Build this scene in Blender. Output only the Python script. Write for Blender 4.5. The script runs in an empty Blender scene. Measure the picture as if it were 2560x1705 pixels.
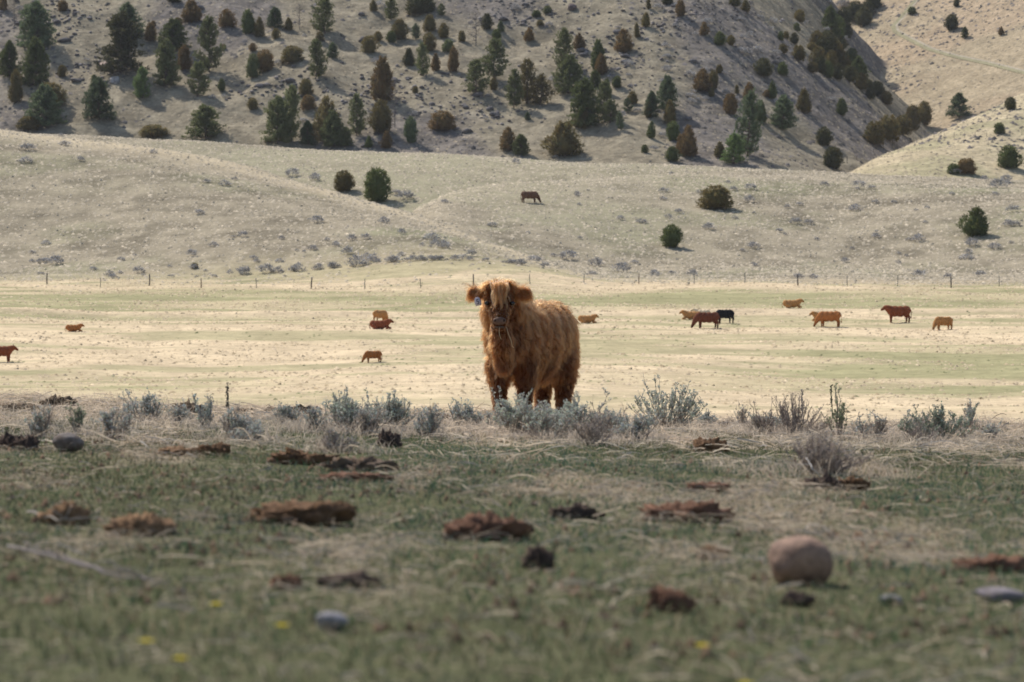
import bpy, bmesh, math
import numpy as np
from mathutils import Vector, Matrix, Quaternion

# ------------------------------------------------------------------ camera, sky, sun, exposure
SC = bpy.context.scene
COL = SC.collection
FPX = 7600.0            # focal length in pixels of the 2560 px wide photograph
HOR = 877.0             # picture row of the horizon
CAMZ = 0.55
cam_d = bpy.data.cameras.new('camera')
cam = bpy.data.objects.new('camera', cam_d)
COL.objects.link(cam)
SC.camera = cam
cam_d.sensor_width = 36.0
cam_d.lens = FPX / 2560.0 * 36.0
cam_d.clip_start = 0.1
cam_d.clip_end = 6000.0
cam.location = (0, 0, CAMZ)
cam.rotation_euler = (math.radians(90) + math.atan((HOR - 852.5) / FPX), 0, 0)
cam_d.dof.use_dof = True
cam_d.dof.focus_distance = 35.0
cam_d.dof.aperture_fstop = 5.8

SUN_AZ = (-0.66, 0.75)       # towards the sun, in the ground plane (behind the hill, to the left)
SUN_EL = math.radians(50)
world = bpy.data.worlds.new('World')
SC.world = world
world.use_nodes = True
wn = world.node_tree
bg = wn.nodes['Background']
sky = wn.nodes.new('ShaderNodeTexSky')
sky.sky_type = 'NISHITA'
sky.sun_disc = False
sky.sun_elevation = SUN_EL
sky.sun_rotation = math.atan2(SUN_AZ[0], SUN_AZ[1])
sky.dust_density = 1.5
wn.links.new(sky.outputs[0], bg.inputs[0])
bg.inputs[1].default_value = 0.11
sun_d = bpy.data.lights.new('sun', 'SUN')
sun = bpy.data.objects.new('sun', sun_d)
COL.objects.link(sun)
sun_d.energy = 3.6
sun_d.angle = math.radians(0.6)
sun_d.color = (1.0, 0.965, 0.915)
n_ = math.hypot(*SUN_AZ)
sv = Vector((SUN_AZ[0] / n_ * math.cos(SUN_EL), SUN_AZ[1] / n_ * math.cos(SUN_EL), math.sin(SUN_EL)))
sun.rotation_euler = (-sv).to_track_quat('-Z', 'Y').to_euler()
sun.location = (-40, 40, 60)
SC.view_settings.view_transform = 'Standard'
SC.view_settings.look = 'None'
SC.view_settings.gamma = 1.0
SC.view_settings.use_curve_mapping = False
SC.view_settings.exposure = 0.35
SC.render.engine = 'CYCLES'
SC.cycles.use_denoising = True
SC.cycles.max_bounces = 8
SC.cycles.transparent_max_bounces = 8
SC.cycles.caustics_reflective = False
SC.cycles.caustics_refractive = False

RNG = np.random.default_rng(11)

# ------------------------------------------------------------------ helpers
def hash2(ix, iy, seed):
    h = (ix.astype(np.int64) * 374761393 + iy.astype(np.int64) * 668265263 + seed * 974634777) & 0xFFFFFFFF
    h = ((h ^ (h >> 13)) * 1274126177) & 0xFFFFFFFF
    h = h ^ (h >> 16)
    return (h & 0xFFFFFF) / float(0xFFFFFF)

def vnoise(x, y, seed=0):
    x = np.asarray(x, float); y = np.asarray(y, float)
    ix = np.floor(x); iy = np.floor(y)
    fx = x - ix; fy = y - iy
    fx = fx * fx * fx * (fx * (fx * 6 - 15) + 10); fy = fy * fy * fy * (fy * (fy * 6 - 15) + 10)
    a = hash2(ix, iy, seed); b = hash2(ix + 1, iy, seed)
    c = hash2(ix, iy + 1, seed); d = hash2(ix + 1, iy + 1, seed)
    return (a * (1 - fx) + b * fx) * (1 - fy) + (c * (1 - fx) + d * fx) * fy

def fbm(x, y, seed=0, octv=4):
    s = 0; a = 0.5; t = 0
    for k in range(octv):
        s = s + a * vnoise(x * 2 ** k + 17.3 * k, y * 2 ** k - 9.1 * k, seed + k); t += a; a *= 0.5
    return s / t

def sstep(a, b, x):
    t = np.clip((np.asarray(x, float) - a) / (b - a), 0, 1)
    return t * t * (3 - 2 * t)

def mesh_np(name, verts, tris=None, quads=None, col=None, smooth=False):
    me = bpy.data.meshes.new(name)
    verts = np.asarray(verts, np.float32)
    nt = 0 if tris is None else len(tris); nq = 0 if quads is None else len(quads)
    me.vertices.add(len(verts)); me.vertices.foreach_set('co', verts.ravel())
    loops = []
    if nt: loops.append(np.asarray(tris, np.int32).ravel())
    if nq: loops.append(np.asarray(quads, np.int32).ravel())
    loops = np.concatenate(loops)
    me.loops.add(len(loops)); me.loops.foreach_set('vertex_index', loops)
    starts = np.concatenate([np.arange(nt) * 3, nt * 3 + np.arange(nq) * 4]).astype(np.int32)
    me.polygons.add(nt + nq); me.polygons.foreach_set('loop_start', starts)
    if smooth:
        me.polygons.foreach_set('use_smooth', np.ones(nt + nq, bool))
    me.update(calc_edges=True)
    if col is not None:
        col = np.asarray(col, np.float32)
        if col.shape[1] == 3:
            col = np.concatenate([col, np.ones((len(col), 1), np.float32)], 1)
        at = me.attributes.new('Col', 'FLOAT_COLOR', 'POINT')
        at.data.foreach_set('color', col.ravel())
    return me

def link(name, data, mat=None, parent=None, label=None, cat=None, group=None, kind=None):
    o = bpy.data.objects.new(name, data)
    COL.objects.link(o)
    if mat is not None and data is not None and len(data.materials) == 0:
        data.materials.append(mat)
    if parent is not None: o.parent = parent
    if label: o['label'] = label
    if cat: o['category'] = cat
    if group: o['group'] = group
    if kind: o['kind'] = kind
    return o

def material(name, base=(1, 1, 1), rough=0.9, vcol=False, objcol=False, transl=0.0, noise=0.0, nscale=20.0,
             bump=0.0, bscale=40.0, spec=0.15, stretch=None, noise2=None):
    m = bpy.data.materials.new(name); m.use_nodes = True
    nt = m.node_tree; N = nt.nodes; L = nt.links
    b = N['Principled BSDF']; out = N['Material Output']
    b.inputs['Roughness'].default_value = rough
    b.inputs['Specular IOR Level'].default_value = spec
    c = None
    def mul(a, bsock):
        mx = N.new('ShaderNodeMix'); mx.data_type = 'RGBA'; mx.blend_type = 'MULTIPLY'
        mx.inputs[0].default_value = 1.0
        L.new(a, mx.inputs[6]); L.new(bsock, mx.inputs[7])
        return mx.outputs[2]
    if vcol:
        a = N.new('ShaderNodeAttribute'); a.attribute_name = 'Col'; c = a.outputs['Color']
    else:
        r = N.new('ShaderNodeRGB'); r.outputs[0].default_value = (*base, 1); c = r.outputs[0]
    if objcol:
        oi = N.new('ShaderNodeObjectInfo'); c = mul(c, oi.outputs['Color'])
    tc = N.new('ShaderNodeTexCoord'); coord = tc.outputs['Object']
    if stretch:
        mp = N.new('ShaderNodeMapping'); mp.inputs['Scale'].default_value = stretch
        L.new(coord, mp.inputs[0]); coord2 = mp.outputs[0]
    else:
        coord2 = coord
    for (amp, sc_) in ([(noise, nscale)] if noise else []) + (noise2 or []):
        nz = N.new('ShaderNodeTexNoise'); nz.inputs['Scale'].default_value = sc_
        nz.inputs['Detail'].default_value = 4.0; nz.inputs['Roughness'].default_value = 0.7
        L.new(coord2, nz.inputs['Vector'])
        mr = N.new('ShaderNodeMapRange'); mr.inputs[1].default_value = 0.3; mr.inputs[2].default_value = 0.7
        mr.inputs[3].default_value = 1 - amp; mr.inputs[4].default_value = 1 + amp
        L.new(nz.outputs['Fac'], mr.inputs[0])
        c = mul(c, mr.outputs[0])
    L.new(c, b.inputs['Base Color'])
    if bump:
        nb = N.new('ShaderNodeTexNoise'); nb.inputs['Scale'].default_value = bscale; nb.inputs['Detail'].default_value = 5
        L.new(coord, nb.inputs['Vector'])
        bp = N.new('ShaderNodeBump'); bp.inputs['Strength'].default_value = 1.0; bp.inputs['Distance'].default_value = bump
        L.new(nb.outputs['Fac'], bp.inputs['Height']); L.new(bp.outputs[0], b.inputs['Normal'])
    if transl:
        tr = N.new('ShaderNodeBsdfTranslucent'); L.new(c, tr.inputs['Color'])
        ms = N.new('ShaderNodeMixShader'); ms.inputs[0].default_value = transl
        L.new(b.outputs[0], ms.inputs[1]); L.new(tr.outputs[0], ms.inputs[2]); L.new(ms.outputs[0], out.inputs['Surface'])
    return m

# ------------------------------------------------------------------ terrain
def world_pt(px, py, d):
    return ((px - 1280) / FPX * d, d, CAMZ + (HOR - py) / FPX * d)

FP = np.array([(-400, 0), (0, 0), (26.2, 0), (28, -0.09), (31, -.5), (45, -3), (70, -6.5), (110, -6.8), (150, -5.2), (180, -3.4), (225, -.3),
               (265, 2.6), (350, 8.3), (450, 13.5), (560, 19), (700, 26), (1200, 50), (4000, 60)], float)
_fy = np.arange(-400, 4000, 0.5)
_fz = np.interp(_fy, FP[:, 0], FP[:, 1])
_k = np.ones(41) / 41
_fs = np.convolve(np.pad(_fz, 20, mode='edge'), _k, 'valid')
_w = sstep(34, 60, _fy)
_k2 = np.ones(5) / 5
_fz = _fs * _w + np.convolve(np.pad(_fz, 2, mode='edge'), _k2, 'valid') * (1 - _w)
def Fbase(y): return np.interp(y, _fy, _fz)

def crest(pts):
    a = np.array([world_pt(*p) for p in pts]); a = a[np.argsort(a[:, 0])]
    X = a[:, 0]; xs = np.arange(X[0], X[-1], 1.0)
    Y = np.interp(xs, X, a[:, 1]); Z = np.interp(xs, X, a[:, 2])
    k = np.ones(9) / 9
    Y = np.convolve(np.pad(Y, 4, mode='edge'), k, 'valid'); Z = np.convolve(np.pad(Z, 4, mode='edge'), k, 'valid')
    return xs, Y, Z

K1 = crest([(-2600, 150, 520), (-400, 285, 480), (0, 312, 470), (130, 326, 468), (330, 345, 464), (480, 375, 456), (600, 405, 450), (750, 450, 440), (900, 490, 430),
            (1000, 515, 420), (1100, 555, 408), (1200, 590, 394), (1300, 625, 380), (1400, 655, 366), (1600, 720, 350), (5000, 900, 340)])
K2 = crest([(-3000, 300, 560), (0, 330, 545), (300, 337, 540), (500, 345, 540), (700, 362, 535), (900, 372, 530), (1100, 378, 525), (1300, 392, 520), (1500, 400, 515),
            (1800, 412, 510), (2000, 420, 508), (2100, 428, 506), (2300, 436, 500), (2560, 442, 495), (3000, 450, 490), (6000, 460, 480)])
K3 = crest([(-3000, 900, 440), (700, 760, 440), (980, 560, 446), (1080, 482, 455), (1200, 457, 466), (1400, 443, 476), (1600, 437, 484), (2000, 439, 490), (2560, 460, 470), (6000, 500, 470)])
KB = crest([(-3000, 900, 540), (1950, 560, 545), (2050, 475, 560), (2120, 430, 580), (2200, 385, 600), (2350, 320, 625), (2450, 275, 640), (2560, 225, 660), (2900, 80, 700), (3400, -100, 740), (6000, -300, 800)])
KC = crest([(-4000, -1000, 1000), (-500, -900, 990), (900, -800, 960), (1300, -600, 940), (1600, -420, 920), (1850, -240, 895), (2100, -80, 870), (2350, 0, 860), (6000, 100, 860)])
KD = crest([(-4000, -300, 1250), (1500, -350, 1250), (1900, -420, 1200), (2300, -480, 1150), (2900, -560, 1150), (6000, -600, 1150)])

def prof(y, Yc, W, Wb, lin):
    s = np.where(y < Yc, (Yc - y) / W, (y - Yc) / Wb)
    s = np.clip(s, 0, 1)
    c = 0.5 * (1 + np.cos(np.pi * s))
    l = sstep(0, 1, 1 - s) * 0.25 + (1 - s) * 0.75
    return c * (1 - lin) + l * lin

def hill(x, y, K, W, Wb, lin):
    Yc = np.interp(x, K[0], K[1]); Zc = np.interp(x, K[0], K[2])
    return (Zc - Fbase(Yc)) * prof(y, Yc, W, Wb, lin)

def hillc(x, y):
    xe = 13 + .17 * (y - 590) + 30 * (fbm(y / 42, y * 0 + .5, 49, 2) - .5)
    return hill(x, y, KC, 400, 300, 1.0) * (1 - .92 * sstep(0, 105, x - xe))

def smax(a, b, k):
    h = np.clip(0.5 + 0.5 * (a - b) / k, 0, 1)
    return b * (1 - h) + a * h + k * h * (1 - h)

def H(x, y):
    x = np.asarray(x, float); y = np.asarray(y, float)
    z = Fbase(y)
    xc = np.clip(x, -9, 9)
    nb = np.exp(-np.clip(y - 27, 0, None) / 14)
    z = z + (-0.026 * xc + .14 * (fbm(x * .8, y * .8, 9, 3) - .5) * sstep(21, 25, y) + 0.05 * (fbm(x * .35, y * .35, 5, 3) - .5) * sstep(6, 12, y) + .05 * (fbm(x * 1.3, y * 1.3, 8, 3) - .5)) * nb
    f = sstep(60, 140, y)
    z = z + f * (1 - sstep(340, 420, y)) * (1.0 * (fbm(x / 28, y / 22, 21, 3) - .5) + 0.25 * (fbm(x / 5, y / 3, 23, 3) - .5))
    # little bank that the cattle graze below
    yb = 289 + 5 * (vnoise(x / 40, x * 0, 31) - .5) + 0.01 * x
    z = z + f * 0.45 * np.exp(-((y - yb) / 1.6) ** 2)
    k1 = hill(x, y, K1, 112, 60, 0.25); k2 = hill(x, y, K2, 118, 90, 0.2); k3 = hill(x, y, K3, 110, 42, 0.2)
    kb = hill(x, y, KB, 140, 130, 0.4); kc = hillc(x, y); kd = hill(x, y, KD, 480, 500, 1.0)
    kc = kc + sstep(565, 640, y) * (9.0 * (fbm(x / 70 + y / 260, y / 120, 41, 4) - .5) + 4.5 * (fbm(x / 20 + y / 45, y / 60 - x / 90, 42, 3) - .5) + 2.0 * (fbm(x / 8, y / 9, 43, 3) - .5)) * sstep(0.0, 14.0, kc)
    kd = kd + 5 * (fbm(x / 60, y / 90, 45, 3) - .5) * sstep(0, 20, kd)
    kn = sstep(340, 390, y) * (1.4 * (fbm(x / 30, y / 30, 47, 4) - .5))
    r = smax(k1, k2, 1.0); r = smax(r, k3, 1.2); r = smax(r, kb, 1.5); r = smax(r, kc, 1.5); r = smax(r, kd, 2.0)
    r = np.maximum(r - 0.6, 0) * sstep(300, 345, y)
    return z + r + kn * f

def ray(px, py, d0=2.0, d1=1400.0, n=2600):
    """ground point seen along a sight line (first hit beyond d0)"""
    ds = np.geomspace(d0, d1, n)
    u = (px - 1280) / FPX; e = (HOR - py) / FPX
    hz = H(u * ds, ds) - (CAMZ + e * ds)
    i = np.argmax(hz >= 0)
    if hz[i] < 0: i = int(np.argmax(hz))
    if i > 0 and hz[i] >= 0:
        t = hz[i - 1] / (hz[i - 1] - hz[i] + 1e-9); d = ds[i - 1] + t * (ds[i] - ds[i - 1])
    else: d = ds[i]
    return float(u * d), float(d), float(H(np.array(u * d), np.array(d)))

def benchn(x, y): return .55 * fbm(x * 1.9, y * .42, 68, 4) + .45 * fbm(x * 4.5, y * 1.3, 69, 3)

def lerp3(a, b, t): return np.asarray(a)[None, :] * (1 - t[:, None]) + np.asarray(b)[None, :] * t[:, None]

TAN = (.375, .305, .20); CREAM = (.625, .49, .315); GREEN = (.27, .262, .13); GREY = (.30, .27, .21); HILLT = (.262, .222, .155); ORNG = (.42, .32, .21)
def ground_colour(x, y):
    x = x.ravel(); y = y.ravel()
    n1 = fbm(x / 14, y / 14, 61, 4); n2 = fbm(x / 3, y / 3, 62, 3); ns = fbm(x / 22, y / 4.5, 63, 4); nl = fbm(x / 50, y / 26, 64, 3)
    # pasture
    g = sstep(.46, .66, ns) * .62 + sstep(.5, .68, nl) * .3
    strip = sstep(291, 297, y) * (1 - sstep(318, 334, y)) * (.4 + .6 * sstep(.35, .6, ns))
    left = sstep(10, -40, x) * sstep(276, 281, y) * (1 - sstep(286, 288, y)) * .8
    right = sstep(10, 30, x) * sstep(190, 200, y) * (1 - sstep(228, 250, y)) * sstep(.4, .6, nl) * .5
    near = 1 - sstep(176, 200, y)
    g = np.clip(g * (1 - .8 * near) + strip + left + right, 0, 1)
    yb = 289 + 5 * (vnoise(x / 40, x * 0, 31) - .5) + 0.01 * x
    bank = np.exp(-((y - yb) / 1.8) ** 2) + .8 * np.exp(-((y - 337 - 3 * vnoise(x / 30, x * 0, 3)) / 4) ** 2) * sstep(.45, .6, fbm(x / 12, y / 5, 71, 3))
    g = np.clip(g - bank, 0, 1)
    past = lerp3(CREAM, GREEN, np.clip(g * .85, 0, .8))
    past = past * (0.86 + .28 * n2)[:, None]
    # knolls
    gk = sstep(.5, .72, n1) * .45 + sstep(.5, .7, nl) * .3
    kn = lerp3((.315, .265, .185), (.25, .24, .14), np.clip(gk, 0, .8))
    kn = kn * (1 - .28 * sstep(.5, .7, fbm(x / 6, y / 6, 66, 3)))[:, None] * (0.7 + .6 * n2)[:, None]
    k1v = hill(x, y, K1, 112, 60, .25); k2v = hill(x, y, K2, 118, 90, .2)
    yc1 = np.interp(x, K1[0], K1[1])
    on1 = sstep(-1, 1, k1v - k2v)
    pale = on1 * np.exp(-((y - yc1 + 6) / 10) ** 2) * .9
    kn = kn * (1 - pale)[:, None] + np.array([(.54, .44, .29)]) * pale[:, None]
    draw = (1 - on1) * sstep(40, -10, x) * sstep(405, 425, y) * (1 - sstep(515, 535, y)) * (.6 + .4 * sstep(.4, .6, n1))
    kn = kn * (1 - draw)[:, None] + np.array([(.335, .30, .195)]) * draw[:, None]
    t = sstep(338, 372, y + 12 * (n1 - .5))
    c = past * (1 - t)[:, None] + kn * t[:, None]
    # main hill: dry grass, grey-violet sage and scree in diagonal patches
    nd = fbm(x / 30 + y / 110, y / 60 - x / 160, 67, 4)
    sg = sstep(.47, .64, nd) * .8
    hc = lerp3(HILLT, (.175, .152, .135), sg)
    hc = hc * (0.62 + .76 * n2)[:, None]
    t = sstep(555, 580, y)
    c = c * (1 - t)[:, None] + hc * t[:, None]
    # paler right spur, orange far slope
    kbv = hill(x, y, KB, 140, 130, .4); kcv = hillc(x, y); kdv = hill(x, y, KD, 480, 500, 1.0)
    t = sstep(-.5, 2, kbv - np.maximum(kcv, kdv)) * sstep(530, 560, y)
    c = c * (1 - t)[:, None] + (lerp3((.47, .385, .245), (.33, .30, .17), sstep(.5, .7, n1) * .6) * (0.88 + .24 * n2)[:, None]) * t[:, None]
    t = sstep(-1, 3, kdv - np.maximum(kcv, kbv)) * sstep(640, 680, y)
    c = c * (1 - t)[:, None] + (lerp3((.40, .32, .21), ORNG, sstep(.4, .65, nl)) * (0.85 + .3 * n2)[:, None]) * t[:, None]
    # bench
    nbn = benchn(x, y)
    bn = lerp3((.105, .105, .055), (.40, .315, .22), np.clip(sstep(.53, .72, nbn) * (.35 + .4 * sstep(8, 17, y)) + sstep(18, 23.5, y + 9 * (nbn - .5)) * .75, 0, 1))
    t = 1 - sstep(26.5, 29, y)
    c = c * (1 - t)[:, None] + bn * t[:, None]
    return np.clip(c, 0, 1)

M_ground = material('ground_grass', vcol=True, rough=1.0, spec=0.02, noise=.22, nscale=1.6, noise2=[(.16, .35)], bump=.10, bscale=1.3)
M_past = material('pasture_grass', vcol=True, rough=1.0, spec=0.02, noise=.16, nscale=.9, noise2=[(.12, .22), (.2, 2.5)], bump=.10, bscale=1.3, stretch=(.45, 1, 1))
M_bench = material('bench_soil', vcol=True, rough=1.0, spec=0.02, noise=.3, nscale=14, bump=.02, bscale=25)
M_hill = material('hill_grass', vcol=True, rough=1.0, spec=0.02, noise=.30, nscale=.9, noise2=[(.2, .22)], bump=.35, bscale=.6)

def grid(name, ys, us, mat, label=None):
    U, Y = np.meshgrid(us, ys); X = U * Y
    Z = H(X, Y)
    v = np.stack([X, Y, Z], -1).reshape(-1, 3)
    nu = len(us); ny = len(ys)
    i = (np.arange(ny - 1)[:, None] * nu + np.arange(nu - 1)[None, :]).ravel()
    q = np.stack([i, i + 1, i + nu + 1, i + nu], 1)
    me = mesh_np(name, v, quads=q, col=ground_colour(X, Y), smooth=True)
    return link(name, me, mat, kind='structure', label=label)

def ulist(n): return np.concatenate([np.linspace(-1.6, -.24, 24), np.linspace(-.225, .225, n), np.linspace(.24, 1.6, 24)])
xs = np.arange(-16, 16.01, .1); ys = np.arange(-6, 40.01, .1)
X, Y = np.meshgrid(xs, ys); Z = H(X, Y)
i = (np.arange(len(ys) - 1)[:, None] * len(xs) + np.arange(len(xs) - 1)[None, :]).ravel()
q = np.stack([i, i + 1, i + len(xs) + 1, i + len(xs)], 1)
link('ground', mesh_np('ground', np.stack([X, Y, Z], -1).reshape(-1, 3), quads=q, col=ground_colour(X, Y), smooth=True), M_bench, kind='structure',
     label='grassy bench of ground in front of the calf')
grid('pasture', np.concatenate([np.linspace(39, 170, 60), np.linspace(170.8, 352, 230)]), ulist(420), M_past, 'pale dry pasture below the bench')
grid('knoll_slope', np.linspace(352, 560, 250), ulist(420), M_ground, 'dry grass knolls behind the pasture fence')
grid('hillside', np.concatenate([np.linspace(560, 900, 330), np.linspace(905, 1300, 60), np.linspace(1315, 1500, 14)]), ulist(440), M_hill, 'steep hillside with scattered conifers')

# ------------------------------------------------------------------ vegetation scattered as stuff (blades and tufts)
M_blade = material('grass_blade', vcol=True, rough=.8, transl=.35, spec=.1)
M_tuft = material('dry_tuft', vcol=True, rough=1, transl=.25, spec=.02)
M_straw = material('straw', vcol=True, rough=.85, transl=.42, spec=.08)

def blades(base, height, width, lean, az, col, tipmul=1.15, bend=0.6):
    """two-segment blades; base Nx3"""
    n = len(base)
    dx = np.cos(az); dy = np.sin(az)
    wx = -dy; wy = dx
    face = RNG.uniform(0, np.pi, n); wx, wy = np.cos(face), np.sin(face)
    mid = base + np.stack([dx * lean * height * .35, dy * lean * height * .35, height * .55], 1)
    tip = base + np.stack([dx * lean * height, dy * lean * height, height * (1 - bend * lean * .45)], 1)
    w = np.stack([wx, wy, np.zeros(n)], 1) * width[:, None] * .5
    v = np.stack([base - w, base + w, mid - w * .75, mid + w * .75, tip], 1).reshape(-1, 3)
    k = np.arange(n)[:, None] * 5
    t = np.concatenate([k + [0, 1, 3], k + [0, 3, 2], k + [2, 3, 4]], 0)
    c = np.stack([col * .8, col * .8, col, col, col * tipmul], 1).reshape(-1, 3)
    return v, t, np.clip(c, 0, 1)

def pick_bench(n, y0, y1, w=.235):
    # more blades per square metre close to the camera
    y = y0 + (y1 - y0) * RNG.random(n * 2)
    keep = RNG.random(n * 2) < (900 * y + 9000) / (900 * y1 + 9000)
    y = y[keep][:n]
    x = RNG.uniform(-1, 1, len(y)) * (w * y + 1.0)
    return x, y

# short green and half-dry grass on the bench
x, y = pick_bench(275000, 3.2, 27.6)
nb = benchn(x, y); npz = fbm(x * 3.5, y * 3.5, 72, 3)
straw = np.clip(sstep(.53, .72, nb) * .7 + sstep(18, 23.5, y + 9 * (nb - .5)) * .5, 0, 1)
keep = RNG.random(len(x)) > .55 * straw * (npz > .5)
x, y, nb, npz, straw = x[keep], y[keep], nb[keep], npz[keep], straw[keep]
n = len(x)
isdry = RNG.random(n) < (.17 + .45 * straw)
h = RNG.uniform(.014, .04, n) * (.6 + 1.0 * npz) * np.where(isdry, 1.25, 1.0)
w = RNG.uniform(.0022, .0048, n)
colg = np.stack([RNG.uniform(.055, .12, n), RNG.uniform(.095, .165, n), RNG.uniform(.058, .095, n)], 1)
cold = lerp3((.30, .235, .14), (.44, .35, .23), RNG.random(n))
pt = fbm(x * 1.1, y * .4, 77, 3)
colg = colg * (.42 + .85 * pt)[:, None] * lerp3((.95, 1.05, 1.1), (1.15, .98, .85), sstep(.35, .65, fbm(x * .7, y * .3, 78, 2)))
col = np.where(isdry[:, None], cold * (.55 + .6 * pt)[:, None], colg)
lean = np.where(isdry, RNG.uniform(.5, 1.8, n), RNG.uniform(.2, 1.3, n))
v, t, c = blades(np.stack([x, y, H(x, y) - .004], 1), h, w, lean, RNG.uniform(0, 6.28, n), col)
link('bench_grass', mesh_np('bench_grass', v, tris=t, col=c), M_blade, kind='stuff', label='short green and dry grass covering the near bench', cat='grass')

# dry straw lying in mats, thickest along the edge of the bench
def strips(x, y, L, wd, col, lift, K=5):
    n = len(x); az = RNG.uniform(0, 6.28, n); cur = RNG.normal(0, .55, n)
    s = np.linspace(-.5, .5, K)
    a = az[:, None] + cur[:, None] * s[None, :]
    dx = np.cos(a) * L[:, None] / (K - 1); dy = np.sin(a) * L[:, None] / (K - 1)
    px = x[:, None] + np.cumsum(dx, 1); py = y[:, None] + np.cumsum(dy, 1)
    tilt = RNG.normal(0, .22, n)
    arch = np.abs(RNG.normal(0, .18, n))
    pz = H(px, py) + lift[:, None] + tilt[:, None] * L[:, None] * s[None, :] + arch[:, None] * L[:, None] * (.25 - s[None, :] ** 2) * 1.6
    pz = np.maximum(pz, H(px, py) + .003)
    wx = -np.sin(a) * wd[:, None] * .5; wy = np.cos(a) * wd[:, None] * .5
    wz = RNG.normal(0, .4, n)[:, None] * wd[:, None]
    A = np.stack([px - wx, py - wy, pz - wz], -1); B = np.stack([px + wx, py + wy, pz + wz], -1)
    v = np.stack([A, B], 2).reshape(-1, 3)
    k = (np.arange(n)[:, None] * 2 * K + 2 * np.arange(K - 1)[None, :]).ravel()
    q = np.stack([k, k + 1, k + 3, k + 2], 1)
    return v, q, np.repeat(col, 2 * K, 0)

def straw_field(name, n, y0, y1, label, thr, Lr, hmul=1.0, wr=(.002, .0045), dim=1.0):
    y = RNG.uniform(y0, y1, n * 3); x = RNG.uniform(-1, 1, n * 3) * (.225 * y + .8)
    d = np.clip(.10 + sstep(.53, .72, benchn(x, y)) * .55 + sstep(16.5, 22.5, y + 9 * (benchn(x, y) - .5)) * .8, 0, 1) * (.35 + fbm(x * 2.2, y * 2.2, 74, 3))
    k = RNG.random(n * 3) < d * thr
    x, y = x[k][:n], y[k][:n]; m = len(x)
    col = lerp3((.46, .365, .265), (.84, .70, .54), RNG.random(m) ** 1.2)
    grey = RNG.random(m) < .2
    col[grey] = lerp3((.28, .25, .22), (.46, .42, .38), RNG.random(grey.sum()))
    mound = sstep(.5, .75, fbm(x * 2.2, y * 2.2, 74, 3)) * .05 * hmul
    v, q, c = strips(x, y, RNG.uniform(*Lr, m), RNG.uniform(*wr, m), col * dim, RNG.random(m) * (.02 + mound))
    link(name, mesh_np(name, v, quads=q, col=c), M_straw, kind='stuff', label=label, cat='straw')
straw_field('straw_litter', 23000, 15, 28, 'tangled dry straw lying along the edge of the bench', .6, (.06, .26))
straw_field('loose_straw', 36000, 4.6, 16, 'loose straws lying in the near grass', 1.0, (.025, .11), .3, (.0012, .0028), .74)
# straw standing in loose wisps at the crest
y = RNG.uniform(18, 27.5, 22000); x = RNG.uniform(-.23, .23, 22000) * y
k = fbm(x * 1.6, y * 1.6, 75, 3) > .54
x, y = x[k], y[k]; n = len(x)
v, t, c = blades(np.stack([x, y, H(x, y)], 1), RNG.uniform(.05, .17, n), RNG.uniform(.002, .004, n), RNG.uniform(.3, 1.5, n), RNG.uniform(0, 6.28, n),
                 lerp3((.50, .40, .30), (.80, .67, .52), RNG.random(n)))
link('straw_wisps', mesh_np('straw_wisps', v, tris=t, col=c), M_straw, kind='stuff', label='upright dry grass wisps along the bench edge', cat='grass')

# crumbs of dung, bark and dead leaves in the near turf
y = RNG.uniform(5.5, 25, 5000); x = RNG.uniform(-.22, .22, 5000) * y
k = fbm(x * 2.6, y * 1.4, 81, 3) > .5
x, y = x[k], y[k]; n = len(x); r = RNG.uniform(.005, .02, n) * RNG.uniform(.4, 1, n)
a = RNG.uniform(0, 6.28, n)[:, None] + np.array([0, 1.3, 2.6, 3.9, 5.1])[None, :]
X = x[:, None] + np.cos(a) * r[:, None] * RNG.uniform(.6, 1.3, (n, 5)); Y = y[:, None] + np.sin(a) * r[:, None] * RNG.uniform(.6, 1.3, (n, 5))
low = np.stack([X, Y, H(X, Y) + .001], -1); top = np.stack([x, y, H(x, y) + r * RNG.uniform(.5, 1.4, n) + .008], -1)
v = np.concatenate([low, top[:, None]], 1).reshape(-1, 3); b = np.arange(n)[:, None] * 6; kk = np.arange(5)
t = np.stack([b + kk, b + (kk + 1) % 5, b + 5 + 0 * kk], -1).reshape(-1, 3)
c = np.repeat(lerp3((.10, .065, .045), (.34, .22, .14), RNG.random(n) ** 1.5), 6, 0)
link('turf_crumbs', mesh_np('turf_crumbs', v, tris=t, col=c), M_straw, kind='stuff', label='brown crumbs of dung and dead leaves in the turf', cat='litter')

def tufts(name, n, y0, y1, colA, colB, hr, wr, label, ymask=None, cat='grass', per=3, dark=None, wfrac=.21, mat=None):
    y = np.sqrt(RNG.uniform(y0 ** 2, y1 ** 2, n)); x = RNG.uniform(-wfrac, wfrac, n) * y
    if ymask is not None:
        k = ymask(x, y); x, y = x[k], y[k]
    n = len(x)
    s = RNG.uniform(.5, 1, n) ** 1.5
    c0 = lerp3(colA, colB, RNG.random(n))
    x = np.repeat(x, per) + RNG.normal(0, .07, n * per); y = np.repeat(y, per) + RNG.normal(0, .07, n * per)
    s = np.repeat(s, per); c0 = np.repeat(c0, per, 0)
    N = n * per
    h = RNG.uniform(*hr, N) * s; w = RNG.uniform(*wr, N) * s
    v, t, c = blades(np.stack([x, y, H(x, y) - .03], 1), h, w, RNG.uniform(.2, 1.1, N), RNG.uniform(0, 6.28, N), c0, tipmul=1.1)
    link(name, mesh_np(name, v, tris=t, col=c), mat or M_tuft, kind='stuff', label=label, cat=cat)

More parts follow.
